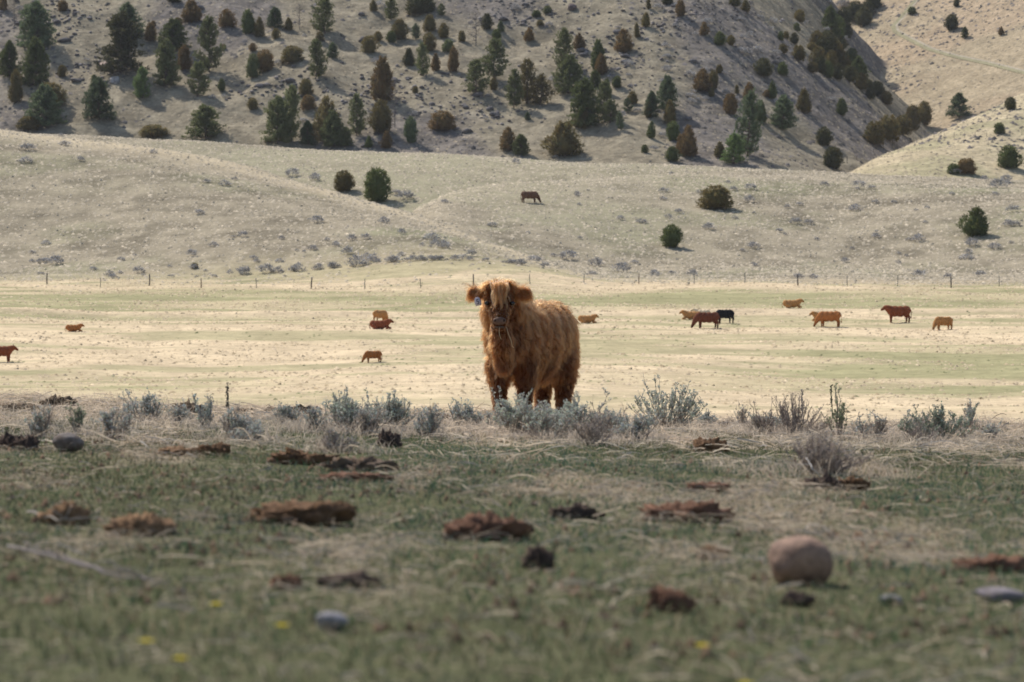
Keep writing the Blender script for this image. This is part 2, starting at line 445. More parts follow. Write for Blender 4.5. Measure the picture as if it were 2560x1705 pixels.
def lumps(name, n, y0, y1, colA, colB, rr, hh, label, mask=None, cat='grass', wfrac=.21, sides=5):
    """low domed bunches: a ring and a top, leaning irregularly"""
    y = np.sqrt(RNG.uniform(y0 ** 2, y1 ** 2, n)); x = RNG.uniform(-wfrac, wfrac, n) * y
    if mask is not None:
        k = mask(x, y); x, y = x[k], y[k]
    n = len(x)
    r = rr[0] + (rr[1] - rr[0]) * RNG.random(n) ** 2; h = r * RNG.uniform(*hh, n)
    a = np.arange(sides)[None, :] / sides * 6.283 + RNG.uniform(0, 6, n)[:, None]
    rad = r[:, None] * RNG.uniform(.65, 1.25, (n, sides))
    X = x[:, None] + np.cos(a) * rad; Y = y[:, None] + np.sin(a) * rad
    low = np.stack([X, Y, H(X, Y) - .02], -1)
    top = np.stack([x + RNG.normal(0, .3, n) * r, y + RNG.normal(0, .3, n) * r, H(x, y) + h], -1)
    v = np.concatenate([low, top[:, None, :]], 1).reshape(-1, 3)
    b = np.arange(n)[:, None] * (sides + 1); k = np.arange(sides); k2 = (k + 1) % sides
    t = np.stack([b + k, b + k2, b + sides + 0 * k], -1).reshape(-1, 3)
    c = np.repeat(lerp3(colA, colB, RNG.random(n)), sides + 1, 0) * RNG.uniform(.85, 1.15, (n * (sides + 1), 1))
    link(name, mesh_np(name, v, tris=t, col=np.clip(c, 0, 1)), M_tuft, kind='stuff', label=label, cat=cat)
lumps('knoll_grass', 104000, 332, 560, (.45, .385, .28), (.72, .61, .455), (.08, .36), (.25, .7), 'dry bunch grass over the knolls', lambda x, y: RNG.random(len(x)) < sstep(330, 378, y + 26 * (fbm(x / 12, y / 8, 89, 3) - .5)))
lumps('hill_grass_tufts', 75000, 560, 980, (.31, .26, .185), (.52, .43, .30), (.12, .5), (.25, .7), 'dry bunch grass over the hillside')
lumps('pasture_grass', 70000, 168, 352, (.50, .39, .24), (.80, .65, .45), (.06, .26), (.2, .65), 'dry cream grass tufts over the pasture',
      lambda x, y: (fbm(x / 22, y / 4.5, 63, 4) < .58) & (fbm(x / 6, y / 2.5, 88, 3) > .4), sides=4)
lumps('pasture_green', 6000, 180, 352, (.24, .25, .12), (.38, .36, .20), (.06, .26), (.2, .5), 'green grass patches over the pasture',
      lambda x, y: fbm(x / 22, y / 4.5, 63, 4) > .52, sides=4)
def sage_where(x, y): return (fbm(x / 30 + y / 110, y / 60 - x / 160, 67, 4) > .38 + .22 * RNG.random(len(x)))
lumps('hill_scrub', 30000, 575, 930, (.12, .11, .095), (.25, .22, .2), (.2, .8), (.4, .8), 'low grey scrub in patches over the hillside', sage_where, 'scrub')

# ------------------------------------------------------------------ mesh builder for plants, posts, animals
class MB:
    def __init__(self): self.v = []; self.t = []; self.c = []; self.n = 0
    def add(self, v, t, c):
        v = np.asarray(v, float); t = np.asarray(t, int)
        c = np.asarray(c, float)
        if c.ndim == 1: c = np.repeat(c[None, :], len(v), 0)
        self.v.append(v); self.t.append(t + self.n); self.c.append(c); self.n += len(v)
    def tube(self, pts, rads, col, sides=5):
        pts = np.asarray(pts, float); K = len(pts)
        d = np.gradient(pts, axis=0); d /= np.linalg.norm(d, axis=1)[:, None] + 1e-9
        up = np.where(np.abs(d[:, 2:3]) > .9, [[1., 0, 0]], [[0, 0, 1.]])
        a = np.cross(d, up); a /= np.linalg.norm(a, axis=1)[:, None] + 1e-9
        b = np.cross(d, a)
        th = np.arange(sides) / sides * 2 * np.pi
        R = np.asarray(rads, float)[:, None, None]
        ring = pts[:, None, :] + R * (np.cos(th)[None, :, None] * a[:, None, :] + np.sin(th)[None, :, None] * b[:, None, :])
        v = np.concatenate([ring.reshape(-1, 3), pts[:1], pts[-1:]])
        t = []
        for k in range(K - 1):
            for j in range(sides):
                j2 = (j + 1) % sides
                t += [(k * sides + j, k * sides + j2, (k + 1) * sides + j2), (k * sides + j, (k + 1) * sides + j2, (k + 1) * sides + j)]
        m = K * sides
        for j in range(sides):
            j2 = (j + 1) % sides
            t += [(m, j2, j), (m + 1, (K - 1) * sides + j, (K - 1) * sides + j2)]
        self.add(v, t, col)
    def mesh(self, name, smooth=False):
        return mesh_np(name, np.concatenate(self.v), tris=np.concatenate(self.t), col=np.clip(np.concatenate(self.c), 0, 1), smooth=smooth)

def ico(sub):
    bm = bmesh.new(); bmesh.ops.create_icosphere(bm, subdivisions=sub, radius=1)
    v = np.array([p.co[:] for p in bm.verts]); t = np.array([[w.index for w in f.verts] for f in bm.faces]); bm.free()
    return v, t
ICO = {k: ico(k) for k in (1, 2, 3, 4)}

# ------------------------------------------------------------------ trees
M_leaf = material('conifer_foliage', vcol=True, objcol=True, rough=.9, transl=.36, spec=.05)
M_bark = material('bark', vcol=True, rough=1, spec=.05, noise=.3, nscale=12)
R2 = np.random.default_rng(5)

def sprays(mb, ctr, out, n, ln, wd, col):
    """fan of small pointed sprays round a point"""
    d = out[None, :] * .8 + R2.normal(0, .55, (n, 3)); d[:, 2] += .25
    d /= np.linalg.norm(d, axis=1)[:, None]
    s = np.cross(d, R2.normal(0, 1, (n, 3))); s /= np.linalg.norm(s, axis=1)[:, None] + 1e-9
    L = ln * R2.uniform(.6, 1.3, (n, 1)); W = wd * R2.uniform(.6, 1.2, (n, 1))
    b = ctr[None, :] + R2.normal(0, ln * .25, (n, 3))
    v = np.stack([b - s * W * .4, b + s * W * .4, b + d * L * .55 + s * W, b + d * L], 1).reshape(-1, 3)
    k = np.arange(n)[:, None] * 4
    t = np.concatenate([k + [0, 1, 2], k + [0, 2, 3]])
    c = np.repeat(col[None, :] * R2.uniform(.75, 1.3, (n, 1)), 4, 0)
    mb.add(v, t, c)

def juniper(name, kind, seed):
    global R2
    R2 = np.random.default_rng(seed)
    prof_ = {'cone': lambda t: np.interp(t, [0, .08, .3, .6, .85, 1], [.55, .85, 1, .72, .36, .06]),
             'round': lambda t: np.interp(t, [0, .12, .35, .65, .88, 1], [.5, .85, 1, .92, .6, .15]),
             'spire': lambda t: np.interp(t, [0, .1, .35, .7, .9, 1], [.6, .9, 1, .7, .38, .08]),
             'bush': lambda t: np.interp(t, [0, .2, .5, .8, 1], [.8, 1, .95, .7, .25])}[kind]
    mb = MB()
    v, t = ICO[2]
    nz = 1 + .18 * np.sin(v[:, 0] * 7 + seed) * np.cos(v[:, 1] * 6 + seed * 2) + .1 * np.sin(v[:, 2] * 9 + seed)
    zz = (v[:, 2] * .5 + .5)
    rr = prof_(zz) * .31 * nz
    hh = np.hypot(v[:, 0], v[:, 1]) + 1e-6
    core = np.stack([v[:, 0] / hh * rr * np.minimum(1, hh * 1.4), v[:, 1] / hh * rr * np.minimum(1, hh * 1.4), .03 + zz * .88], 1)
    mb.add(core, t, np.array([.85, .87, .85]))
    lob = [(R2.uniform(0, 6.28), R2.uniform(.1, .95), R2.uniform(-.3, .42)) for _ in range(14)]
    nC = 330
    for k in range(nC):
        t_ = R2.random() ** 1.1; a = R2.uniform(0, 6.28)
        r = .5 * prof_(t_) * R2.uniform(.72, 1.0)
        for (la, lt, ls) in lob:
            r *= 1 + ls * math.exp(-((math.remainder(a - la, 6.283)) / .5) ** 2 - ((t_ - lt) / .16) ** 2) - .018
        p = np.array([math.cos(a) * r, math.sin(a) * r, .02 + .93 * t_])
        out = np.array([math.cos(a) * .7, math.sin(a) * .7, .55 + .5 * t_])
        g = R2.uniform(.6, 1.35)
        hue = R2.normal(0, .12)
        sprays(mb, p, out, 5, .105, .023, np.array([g * (1 + hue), g, g * (1 - hue * .5)]))
    crown = mb.mesh(name + '_crown'); crown.materials.append(M_leaf)
    tb = MB(); tb.tube([(0, 0, -.12), (.01, 0, .1), (0, .01, .5), (0, 0, .8)], [.055, .045, .03, .008], (.16, .12, .09), 6)
    for k in range(4):
        a = R2.uniform(0, 6.28); tb.tube([(0, 0, .06 + .05 * k), (math.cos(a) * .16, math.sin(a) * .16, .22 + .05 * k), (math.cos(a) * .24, math.sin(a) * .24, .42 + .07 * k)], [.025, .015, .005], (.17, .13, .1), 5)
    trunk = tb.mesh(name + '_trunk', True); trunk.materials.append(M_bark)
    return trunk, crown

def pine(name, kind, seed):
    """kind: dense, open, spread, bare"""
    global R2
    R2 = np.random.default_rng(seed)
    P = {'dense': (150, [(0, .7), (.1, .98), (.35, 1), (.65, .74), (.88, .38), (1, .1)], .03, 6),
         'open': (90, [(0, .25), (.18, .75), (.4, 1), (.6, .7), (.8, .62), (1, .12)], .10, 5),
         'spread': (120, [(0, .8), (.12, 1), (.3, .85), (.5, .62), (.75, .5), (1, .1)], .04, 5),
         'bare': (44, [(0, .3), (.3, .8), (.6, 1), (.85, .6), (1, .15)], .15, 0)}[kind]
    nb, pr, t0, ntuft = P
    pr = np.array(pr)
    tb = MB(); mb = MB()
    bend = R2.normal(0, .03, 2)
    def axis(t): return np.array([bend[0] * math.sin(3 * t), bend[1] * math.sin(2.5 * t), t])
    tb.tube([axis(t) for t in (-.1, 0, .15, .35, .6, .85, .99)], [.03, .026, .023, .019, .013, .006, .002], (.15, .115, .09) if kind != 'bare' else (.2, .175, .16), 6)
    lob = [(R2.uniform(0, 6.28), R2.uniform(.1, .95), R2.uniform(-.4, .35)) for _ in range(8)]
    for k in range(nb):
        t = t0 + (1 - t0) * (k + R2.random()) / nb
        a = R2.uniform(0, 6.28)
        Lb = .5 * np.interp(t, pr[:, 0], pr[:, 1]) * R2.uniform(.75, 1.08)
        for (la, lt, ls) in lob:
            Lb *= 1 + ls * math.exp(-(math.remainder(a - la, 6.283) / .7) ** 2 - ((t - lt) / .15) ** 2)
        rise = (-.05 + .35 * t) * Lb + R2.normal(0, .02)
        b0 = axis(t); dr = np.array([math.cos(a), math.sin(a), 0])
        pts = [b0, b0 + dr * Lb * .5 + np.array([0, 0, rise * .3]), b0 + dr * Lb + np.array([0, 0, rise + .03])]
        tb.tube(pts, [.008, .005, .0015], (.14, .11, .09) if kind != 'bare' else (.22, .19, .175), 4)
        if kind == 'bare':
            for q in range(5):
                s = R2.uniform(.3, 1); p0 = pts[0] * (1 - s) + pts[2] * s
                tb.tube([p0, p0 + R2.normal(0, .035, 3) + np.array([0, 0, .02])], [.003, .001], (.24, .2, .185), 3)
            if R2.random() < .35:
                sprays(mb, pts[2], dr * .5 + np.array([0, 0, .3]), 6, .05, .01, np.array([.8, .9, .8]))
            continue
        g = R2.uniform(.65, 1.3)
        for q in range(ntuft):
            s = .3 + .72 * (q + R2.random()) / ntuft
            p = pts[0] * (1 - s) ** 2 + pts[1] * 2 * s * (1 - s) + pts[2] * s * s
            p = p + R2.normal(0, .018, 3)
            g2 = g * R2.uniform(.8, 1.25)
            sprays(mb, p, dr * .6 + np.array([0, 0, .5]), 11, .066, .017, np.array([g2, g2 * R2.uniform(.95, 1.08), g2]))
    crown = mb.mesh(name + '_crown'); crown.materials.append(M_leaf)
    trunk = tb.mesh(name + '_trunk', True); trunk.materials.append(M_bark)
    return trunk, crown

JP = {k: [juniper('juniper_%s%d' % (k, s), k, 100 + 7 * s + hash(k[0]) % 1 + ord(k[0])) for s in range(3)] for k in ('cone', 'round', 'spire', 'bush')}
PP = {k: [pine('pine_%s%d' % (k, s), k, 300 + 11 * s + ord(k[0])) for s in range(3)] for k in ('dense', 'open', 'spread', 'bare')}
TONE = {'r': ((.222, .15, .068), 'rust-brown'), 'o': ((.20, .160, .066), 'olive-brown'), 'g': ((.135, .155, .06), 'dark green'), 'b': ((.15, .185, .10), 'blue-green'),
        'p': ((.185, .20, .088), 'grey-green'), 'l': ((.19, .25, .095), 'light green'), 'd': ((.11, .105, .05), 'blackish'), 'w': ((.18, .165, .11), 'bare grey')}
# trees read off the photograph: (centre, top, base, width, species, tone) in three zoomed views
Z1 = [(100,0,190,120,'bare','w'),(235,40,330,230,'dense','b'),(428,0,75,80,'round','r'),(895,40,270,170,'dense','b'),(825,120,500,330,'spread','d'),(65,300,530,140,'dense','g'),
 (235,285,590,170,'dense','g'),(105,480,705,110,'spire','o'),(345,570,720,240,'bush','o'),(305,610,865,230,'dense','b'),(195,795,890,190,'bush','o'),(690,555,815,200,'dense','b'),
 (423,445,525,70,'round','o'),(645,510,555,45,'round','g'),(975,475,670,110,'dense','l'),(1180,150,340,190,'dense','g'),(1135,300,590,160,'dense','p'),(1030,155,280,100,'spire','r'),
 (1430,150,500,180,'open','p'),(1265,310,480,110,'spire','r'),(1350,440,660,160,'open','p'),(1310,0,150,160,'cone','r'),(1555,60,185,130,'cone','r'),(1215,120,170,80,'bush','o'),
 (1050,140,180,40,'round','r'),(1530,300,335,45,'bush','o'),(1710,65,230,120,'spire','g'),(1770,120,250,80,'spire','o'),(1880,60,190,95,'dense','b'),(1975,120,205,70,'cone','o'),
 (1885,195,265,65,'round','o'),(2050,30,200,90,'bare','w'),(2225,0,230,170,'open','p'),(2190,220,280,70,'bush','o'),(1730,295,350,60,'round','r'),(1810,340,490,140,'round','r'),
 (1730,370,530,110,'bush','p'),(2000,315,430,180,'bush','o'),(2160,295,540,140,'open','p'),(2275,300,395,75,'dense','b'),(1518,540,625,60,'round','g'),(1730,670,750,85,'round','o'),
 (2095,540,650,110,'bush','o'),(1900,690,975,190,'dense','p'),(1995,620,970,160,'open','p'),(2110,650,750,120,'bush','r'),(2240,660,960,210,'cone','o'),(2115,840,990,110,'dense','b'),
 (2280,780,1000,150,'dense','p'),(1410,740,950,290,'spread','p'),(1055,855,935,240,'bush','o'),(1835,945,975,60,'bush','o'),(1190,-60,15,110,'bush','d'),(20,-40,70,70,'cone','r')]
Z2 = [(228,0,75,60,'spire','o'),(350,0,135,100,'open','p'),(550,-60,95,240,'bush','d'),(695,30,110,60,'open','p'),(410,135,270,120,'round','o'),(350,210,290,80,'round','g'),(200,245,360,130,'round','o'),
 (258,215,280,70,'round','o'),(515,170,270,70,'open','b'),(610,100,215,100,'bush','o'),(710,160,260,80,'round','o'),(930,80,310,130,'bare','w'),(835,210,285,60,'bush','o'),(1005,95,200,90,'round','d'),
 (1075,200,265,75,'bush','g'),(1103,150,215,45,'dense','b'),(1295,190,280,85,'cone','r'),(610,225,350,110,'round','o'),(475,330,450,95,'cone','d'),(570,310,520,100,'open','p'),(655,365,485,75,'cone','r'),
 (740,270,355,100,'bush','p'),(775,320,490,85,'spire','r'),(290,390,690,190,'cone','r'),(375,560,870,110,'bare','w'),(285,695,910,175,'round','o'),(485,800,975,105,'round','b'),(115,670,930,125,'open','p'),
 (700,760,890,210,'bush','r'),(315,900,1015,90,'cone','r'),(195,930,1010,60,'cone','g'),(30,880,1000,110,'dense','p'),(1060,290,540,190,'open','p'),(930,430,650,170,'open','p'),(1050,535,615,60,'round','o'),
 (1190,500,740,130,'open','p'),(1280,430,710,140,'open','o'),(1370,530,720,180,'open','o'),(1550,220,480,150,'open','p'),(1560,400,640,190,'dense','p'),(1640,225,340,90,'cone','r'),(1770,270,480,120,'cone','g'),
 (1790,370,510,110,'cone','r'),(1945,200,355,135,'cone','r'),(2035,155,255,45,'spire','o'),(2095,85,185,75,'cone','o'),(2115,-10,60,40,'spire','o'),(2240,-40,30,90,'round','d'),(2330,0,110,80,'round','r'),
 (1745,490,600,75,'dense','g'),(1895,520,600,80,'round','g'),(1825,540,660,80,'cone','g'),(1665,570,870,200,'dense','g'),(1655,725,880,120,'cone','o'),(1800,580,800,130,'open','p'),(1850,700,840,140,'open','p'),
 (2005,625,710,75,'bush','o'),(2235,540,750,130,'dense','b'),(2130,640,800,90,'dense','b'),(2110,700,805,60,'round','o'),(2260,690,850,95,'spire','o'),(2130,830,945,65,'cone','g'),(2280,830,965,110,'round','g'),
 (2335,920,1055,90,'cone','r'),(2275,1005,1105,105,'round','g'),(2085,990,1045,55,'bush','g'),(1540,835,1065,290,'cone','o'),(1150,870,1030,140,'cone','r'),(1245,930,1060,110,'dense','p'),(1970,680,770,70,'open','b'),
 (515,590,635,50,'bush','o'),(1420,40,90,75,'bush','p'),(1345,70,115,80,'bush','g'),(1370,135,175,60,'bush','o'),(1285,770,820,40,'dense','b'),(1920,780,890,60,'open','b')]
Z3 = [(375,-40,45,90,'round','d'),(450,0,80,75,'cone','o'),(165,150,240,75,'cone','r'),(275,220,310,95,'round','g'),(350,240,310,65,'round','o'),(820,65,150,90,'round','o'),(800,155,215,55,'bush','p'),
 (690,215,275,50,'bush','g'),(725,212,268,50,'bush','o'),(785,225,300,65,'round','d'),(705,300,365,75,'round','o'),(810,310,415,115,'bush','o'),(570,400,520,140,'round','d'),(705,425,515,90,'bush','g'),(270,440,500,55,'round','o'),
 (150,470,625,150,'cone','r'),(230,480,610,80,'round','o'),(215,600,660,50,'bush','o'),(390,580,640,35,'bush','o'),(470,565,690,90,'spire','r'),(345,640,780,115,'round','r'),(460,665,1065,190,'open','b'),(555,685,835,90,'spire','g'),
 (700,675,880,160,'dense','b'),(630,555,675,70,'cone','g'),(595,615,665,60,'bush','r'),(850,610,770,120,'cone','o'),(1105,675,790,85,'round','g'),(990,870,995,130,'round','d'),(1045,1005,1150,160,'round','d'),(65,860,1070,140,'cone','r'),
 (270,970,1080,90,'cone','o'),(370,930,1120,170,'spread','l'),(1320,-40,60,150,'bush','d'),(1200,10,140,170,'bush','d'),(1045,60,250,120,'dense','g'),(1140,160,260,90,'round','d'),(940,210,330,110,'round','o'),(1010,210,350,150,'round','d'),
 (1100,250,340,100,'round','d'),(900,290,350,80,'bush','o'),(950,320,470,120,'round','o'),(1100,340,450,110,'round','o'),(1130,400,500,100,'round','o'),(1010,420,530,100,'round','g'),(905,425,495,90,'bush','o'),(1215,400,580,120,'dense','g'),
 (1350,555,655,120,'bush','d'),(1285,540,620,90,'bush','d'),(1415,625,715,100,'round','o'),(1330,830,990,170,'bush','o'),(1430,790,960,180,'bush','o'),(1530,790,920,150,'bush','o'),(1600,720,890,110,'round','o'),(1670,700,850,130,'round','o'),
 (1910,650,800,160,'spread','b'),(2265,665,750,95,'round','d'),(2190,840,915,90,'bush','g'),(2258,1000,1150,180,'bush','g'),(1960,1085,1190,170,'bush','r'),(1870,1120,1190,100,'bush','g'),(1860,100,205,110,'round','d'),(1950,190,260,50,'dense','g'),
 (2200,180,240,45,'cone','r'),(1895,-10,45,50,'round','d'),(1590,45,95,70,'bush','p'),(1260,50,175,120,'round','d'),(1060,270,400,120,'round','o'),(1160,450,560,110,'round','d'),(1240,500,615,100,'bush','o'),(980,250,385,110,'round','d'),(1085,110,265,110,'round','g'),(1305,600,680,80,'bush','d'),(1125,50,190,120,'round','d'),(1180,330,445,95,'round','g'),(1035,350,480,100,'round','o'),(960,380,500,90,'round','d'),(1290,10,110,110,'bush','d'),(1080,440,545,90,'round','d')]
ZK = [(859,427,478,60,'round','o'),(942,421,503,80,'round','g'),(1791,464,521,96,'bush','o'),(1678,562,618,62,'round','g'),(2440,519,590,84,'cone','g'),(486,657,670,22,'bush','o')]
S_ = 860 / 2355
TREES = []
for (cx, yt, yb, w, k, tn) in Z1: TREES.append((cx * S_, yt * S_, yb * S_, w * S_, k, tn, 'C'))
for (cx, yt, yb, w, k, tn) in Z2: TREES.append((850 + cx * S_, yt * S_, yb * S_, w * S_, k, tn, 'C'))
for (cx, yt, yb, w, k, tn) in Z3: TREES.append((1700 + cx * S_, yt * S_, yb * S_, w * S_, k, tn, 'C'))
for (cx, yt, yb, w, k, tn) in ZK: TREES.append((cx, yt, yb, w, k, tn, 'K'))

WORDS = {'round': 'rounded juniper', 'cone': 'pointed juniper', 'spire': 'narrow upright juniper', 'bush': 'low bushy juniper', 'dense': 'full pine', 'open': 'open ragged pine', 'spread': 'wide spreading pine', 'bare': 'leafless pine'}
ORD = ['leftmost', 'second from left', 'third from left', 'fourth from left', 'fifth from left', 'sixth from left', 'seventh from left', 'eighth from left', 'ninth from left', 'tenth from left', 'eleventh from left', 'twelfth from left', 'thirteenth from left', 'fourteenth from left', 'fifteenth from left', 'sixteenth from left']
def zone(px, py, part):
    if part == 'K': return 'on the bare knolls'
    row = 'at the top edge' if py < 75 else 'high uphill' if py < 160 else 'midway uphill' if py < 270 else 'at hill foot'
    cl = 'far left' if px < 350 else 'left' if px < 800 else 'centre' if px < 1350 else 'centre right' if px < 1800 else 'right' if px < 2150 else 'far right'
    return row + ', ' + cl
groups = {}
for ti, T in enumerate(TREES):
    groups.setdefault((T[4], T[5], zone(T[0], T[2], T[6])), []).append(ti)
TLAB = {}
for (k, tn, zn), ids in groups.items():
    ids.sort(key=lambda q: TREES[q][0])
    for j, q in enumerate(ids):
        base = '%s %s %s' % (TONE[tn][1], WORDS[k], zn)
        if k == 'bare': base = '%s %s' % (WORDS[k], zn)
        if len(ids) > 1: base = '%s, %s of %d' % (base, ORD[j], len(ids))
        TLAB[q] = base
for ti, (px, yt, yb, w, k, tn, part) in enumerate(TREES):
    x, y, z = ray(px, yb, 556.0 if part == 'C' else 352.0, 1300.0)
    s = y / FPX
    hgt = max(yb - yt, 10) * s * 1.04; wid = w * s * (1.1 if k in JP else 1.2)
    isj = k in JP
    trunk, crown = (JP if isj else PP)[k][ti % 3]
    root = link('juniper_tree' if isj else 'pine_tree', None, label=TLAB[ti], cat='juniper' if isj else 'pine', group='junipers on the slopes' if isj else 'pines on the hillside')
    root.location = (x, y, z - .03 * hgt)
    R = np.random.default_rng(ti)
    root.rotation_euler = (R.normal(0, .03), R.normal(0, .03), R.uniform(0, 6.28))
    root.scale = (wid, wid, hgt)
    a = link('trunk', trunk, parent=root); b = link('crown', crown, parent=root)
    c = np.array(TONE[tn][0]) * R.uniform(.85, 1.2)
    b.color = (*c, 1)

# ------------------------------------------------------------------ sagebrush dots and stones on the slopes
M_sage_far = material('grey_sagebrush', vcol=True, rough=1, transl=.2, spec=.03)
def sage_far(seed):
    global R2
    R2 = np.random.default_rng(seed); mb = MB()
    for k in range(46):
        a = R2.uniform(0, 6.28); t = R2.random() ** .6; r = .5 * math.sqrt(R2.random()) * math.sqrt(1 - .8 * t * t)
        p = np.array([math.cos(a) * r, math.sin(a) * r, .05 + .75 * t * (1 - r)])
        g = R2.uniform(.75, 1.3)
        sprays(mb, p, np.array([math.cos(a) * .6, math.sin(a) * .6, .8]), 4, .24, .05, np.array([.37, .355, .345]) * g)
    me = mb.mesh('sagebrush_far'); me.materials.append(M_sage_far); return me
SF = [sage_far(900 + k) for k in range(4)]
R = np.random.default_rng(77)
BINS = {}
def band(o, px, py, base, lo, hi, where, group):
    t = (py - lo) / (hi - lo)
    r = 'high on' if t < .3 else 'midway up' if t < .55 else 'low on' if t < .8 else 'at the foot of'
    c = 'left end' if px < 430 else 'left part' if px < 850 else 'middle' if px < 1280 else 'centre right' if px < 1750 else 'right part' if px < 2150 else 'right end'
    BINS.setdefault((base, r, where, c), []).append((px, o, py))
def name_bands():
    bins = {}
    for (base, r, where, c), L in BINS.items():
        if len(L) > 14:
            L.sort(key=lambda q: q[2]); h = len(L) // 2
            bins[(base, r, where, c + ', upper row')] = L[:h]; bins[(base, r, where, c + ', lower row')] = L[h:]
        else: bins[(base, r, where, c)] = L
    for (base, r, where, c), L in bins.items():
        L.sort(key=lambda q: q[0])
        for j, (px, o, py) in enumerate(L):
            o['label'] = '%s %s %s, %s' % (base, r, where, c) + ('' if len(L) == 1 else ', ' + ORD[min(j, len(ORD) - 1)])
def put_sage(px, py, wpx, d0, label, group):
    x, y, z = ray(px, py, d0, 1000)
    o = link('sagebrush', SF[R.integers(4)], label=label, cat='sagebrush', group=group)
    band(o, px, py, 'dusky scrub' if d0 > 500 else 'grey sagebrush', 0 if d0 > 500 else 330, 400 if d0 > 500 else 710, label, group)
    s = y / FPX * wpx; o.location = (x, y, z - .02); o.rotation_euler = (0, 0, R.uniform(0, 6.28)); o.scale = (s, s, s * R.uniform(.45, .75))
LK = 'the left knoll'; RK = 'the right knoll'; HK = 'the wooded hill'
for (px, py, w) in [(68, 375, 32), (66, 406, 28), (163, 364, 26), (200, 402, 18), (152, 340, 14), (385, 383, 16), (517, 456, 18), (560, 463, 26), (497, 535, 22), (586, 450, 14), (793, 556, 30), (957, 557, 26), (1005, 585, 20),
                    (608, 592, 22), (533, 615, 20), (480, 640, 24), (303, 650, 18), (102, 657, 24), (140, 660, 36), (78, 655, 14), (345, 682, 26), (272, 690, 24), (610, 686, 30), (664, 696, 36), (612, 705, 18), (690, 690, 30),
                    (748, 700, 28), (830, 685, 18), (893, 665, 40), (935, 655, 30), (985, 660, 36), (1080, 600, 34), (1113, 620, 30), (1005, 640, 18), (842, 615, 18), (870, 635, 26), (640, 655, 16), (700, 655, 20), (1140, 660, 24),
                    (1050, 675, 24), (1090, 690, 20), (1015, 500, 40), (1110, 508, 18), (990, 485, 24), (730, 440, 30), (790, 450, 26), (1230, 565, 22), (880, 600, 22), (915, 645, 24), (1180, 640, 22)]:
    put_sage(px, py, w * 1.25, 352, LK, 'sagebrush on the left knoll')
for k in range(62):
    px = R.uniform(0, 1300) if R.random() < .75 else R.uniform(700, 1300); py = 705 - abs(R.normal(0, 1)) * 55
    if py > 500 - 120 * (px < 500) and py > 330 + px * .24: put_sage(px, py, R.uniform(10, 28), 352, LK, 'sagebrush on the left knoll')
for (px, py, w) in [(1335, 655, 34), (1303, 662, 26), (1418, 648, 40), (1362, 668, 24), (1434, 635, 14), (1390, 395, 14), (1290, 408, 18), (1677, 435, 14), (1660, 480, 24), (1658, 499, 18), (1603, 557, 22), (1773, 573, 26),
                    (1884, 620, 26), (1856, 628, 12), (1990, 560, 24), (2022, 560, 22), (1948, 580, 18), (1873, 505, 24), (1998, 513, 16), (2062, 465, 20), (2148, 465, 30), (2180, 472, 18), (1877, 473, 26), (2142, 526, 30),
                    (1968, 520, 14), (2190, 595, 22), (2299, 602, 30), (2430, 615, 30), (2487, 622, 30), (2533, 530, 30), (2520, 565, 24), (2540, 565, 24), (2495, 470, 34), (2515, 455, 26), (2460, 450, 20), (2390, 436, 28),
                    (2418, 648, 32), (2298, 690, 30), (2370, 695, 20), (1638, 692, 24), (1730, 690, 26), (1680, 685, 18), (1995, 697, 24), (2035, 697, 20), (2450, 690, 26), (1480, 690, 22), (1555, 680, 40), (1490, 665, 30)]:
    put_sage(px, py, w * 1.2, 352, RK, 'sagebrush on the right knoll')
for k in range(42):
    put_sage(R.uniform(1320, 2560), R.uniform(455, 705), R.uniform(9, 22), 352, RK, 'sagebrush on the right knoll')
for k in range(100):
    px = R.uniform(0, 2250); py = R.uniform(0, 400)
    if R.random() < .5: px = R.uniform(1600, 2150); py = R.uniform(0, 260)
    put_sage(px, py, R.uniform(12, 30), 560, HK, 'sagebrush on the treed hillside')

M_rock = material('lichen_rock', vcol=True, rough=.95, spec=.1, noise=.35, nscale=3, noise2=[(.25, 9)], bump=.05, bscale=6)
def rock_mesh(seed, col, sub=2, flat=.7, bumpy=.35, cut=5):
    r = np.random.default_rng(seed); v, t = ICO[sub]; v = v.copy()
    for k in range(cut):
        d = r.normal(0, 1, 3); d /= np.linalg.norm(d); lim = r.uniform(.55, .85)
        p = v @ d; v = v - np.maximum(p - lim, 0)[:, None] * d[None, :]
    v = v * (1 + bumpy * .3 * np.sin(v[:, :1] * 5 + seed) * np.cos(v[:, 1:2] * 4) + r.normal(0, bumpy * .08, (len(v), 1)))
    v[:, 2] *= flat
    return mesh_np('rock', v * .5, tris=t, col=np.asarray(col)[None, :] * r.uniform(.8, 1.2, (len(v), 1)))
RKM = [rock_mesh(40 + k, (.15, .135, .13)) for k in range(4)]
for m in RKM: m.materials.append(M_rock)
for k in range(70):
    px = R.uniform(0, 2000); py = R.uniform(10, 390)
    if k < 40:
        cx, cy = [(690, 215), (1000, 210), (1200, 260), (1330, 30), (160, 40), (1480, 120), (60, 60)][k % 7]
        px = cx + R.normal(0, 55); py = cy + R.normal(0, 22)
    x, y, z = ray(px, max(py, 4), 560, 1000); s = y / FPX * R.uniform(9, 32)
    o = link('rock', RKM[k % 4], cat='rock', group='rocks on the hillside')
    band(o, px, py, 'dark rock', 0, 400, 'the wooded hill', '')
    o.location = (x, y, z + s * .05); o.rotation_euler = (R.uniform(-.3, .3), R.uniform(-.3, .3), R.uniform(0, 6.28)); o.scale = (s * 1.2, s, s * R.uniform(.6, 1))
name_bands()
cl = [(690, 215), (1000, 215), (1190, 265), (1330, 40), (160, 40), (1480, 130), (60, 60), (250, 180), (880, 250), (1560, 170), (1760, 40), (1650, 60)]
xs_ = []; ys_ = []
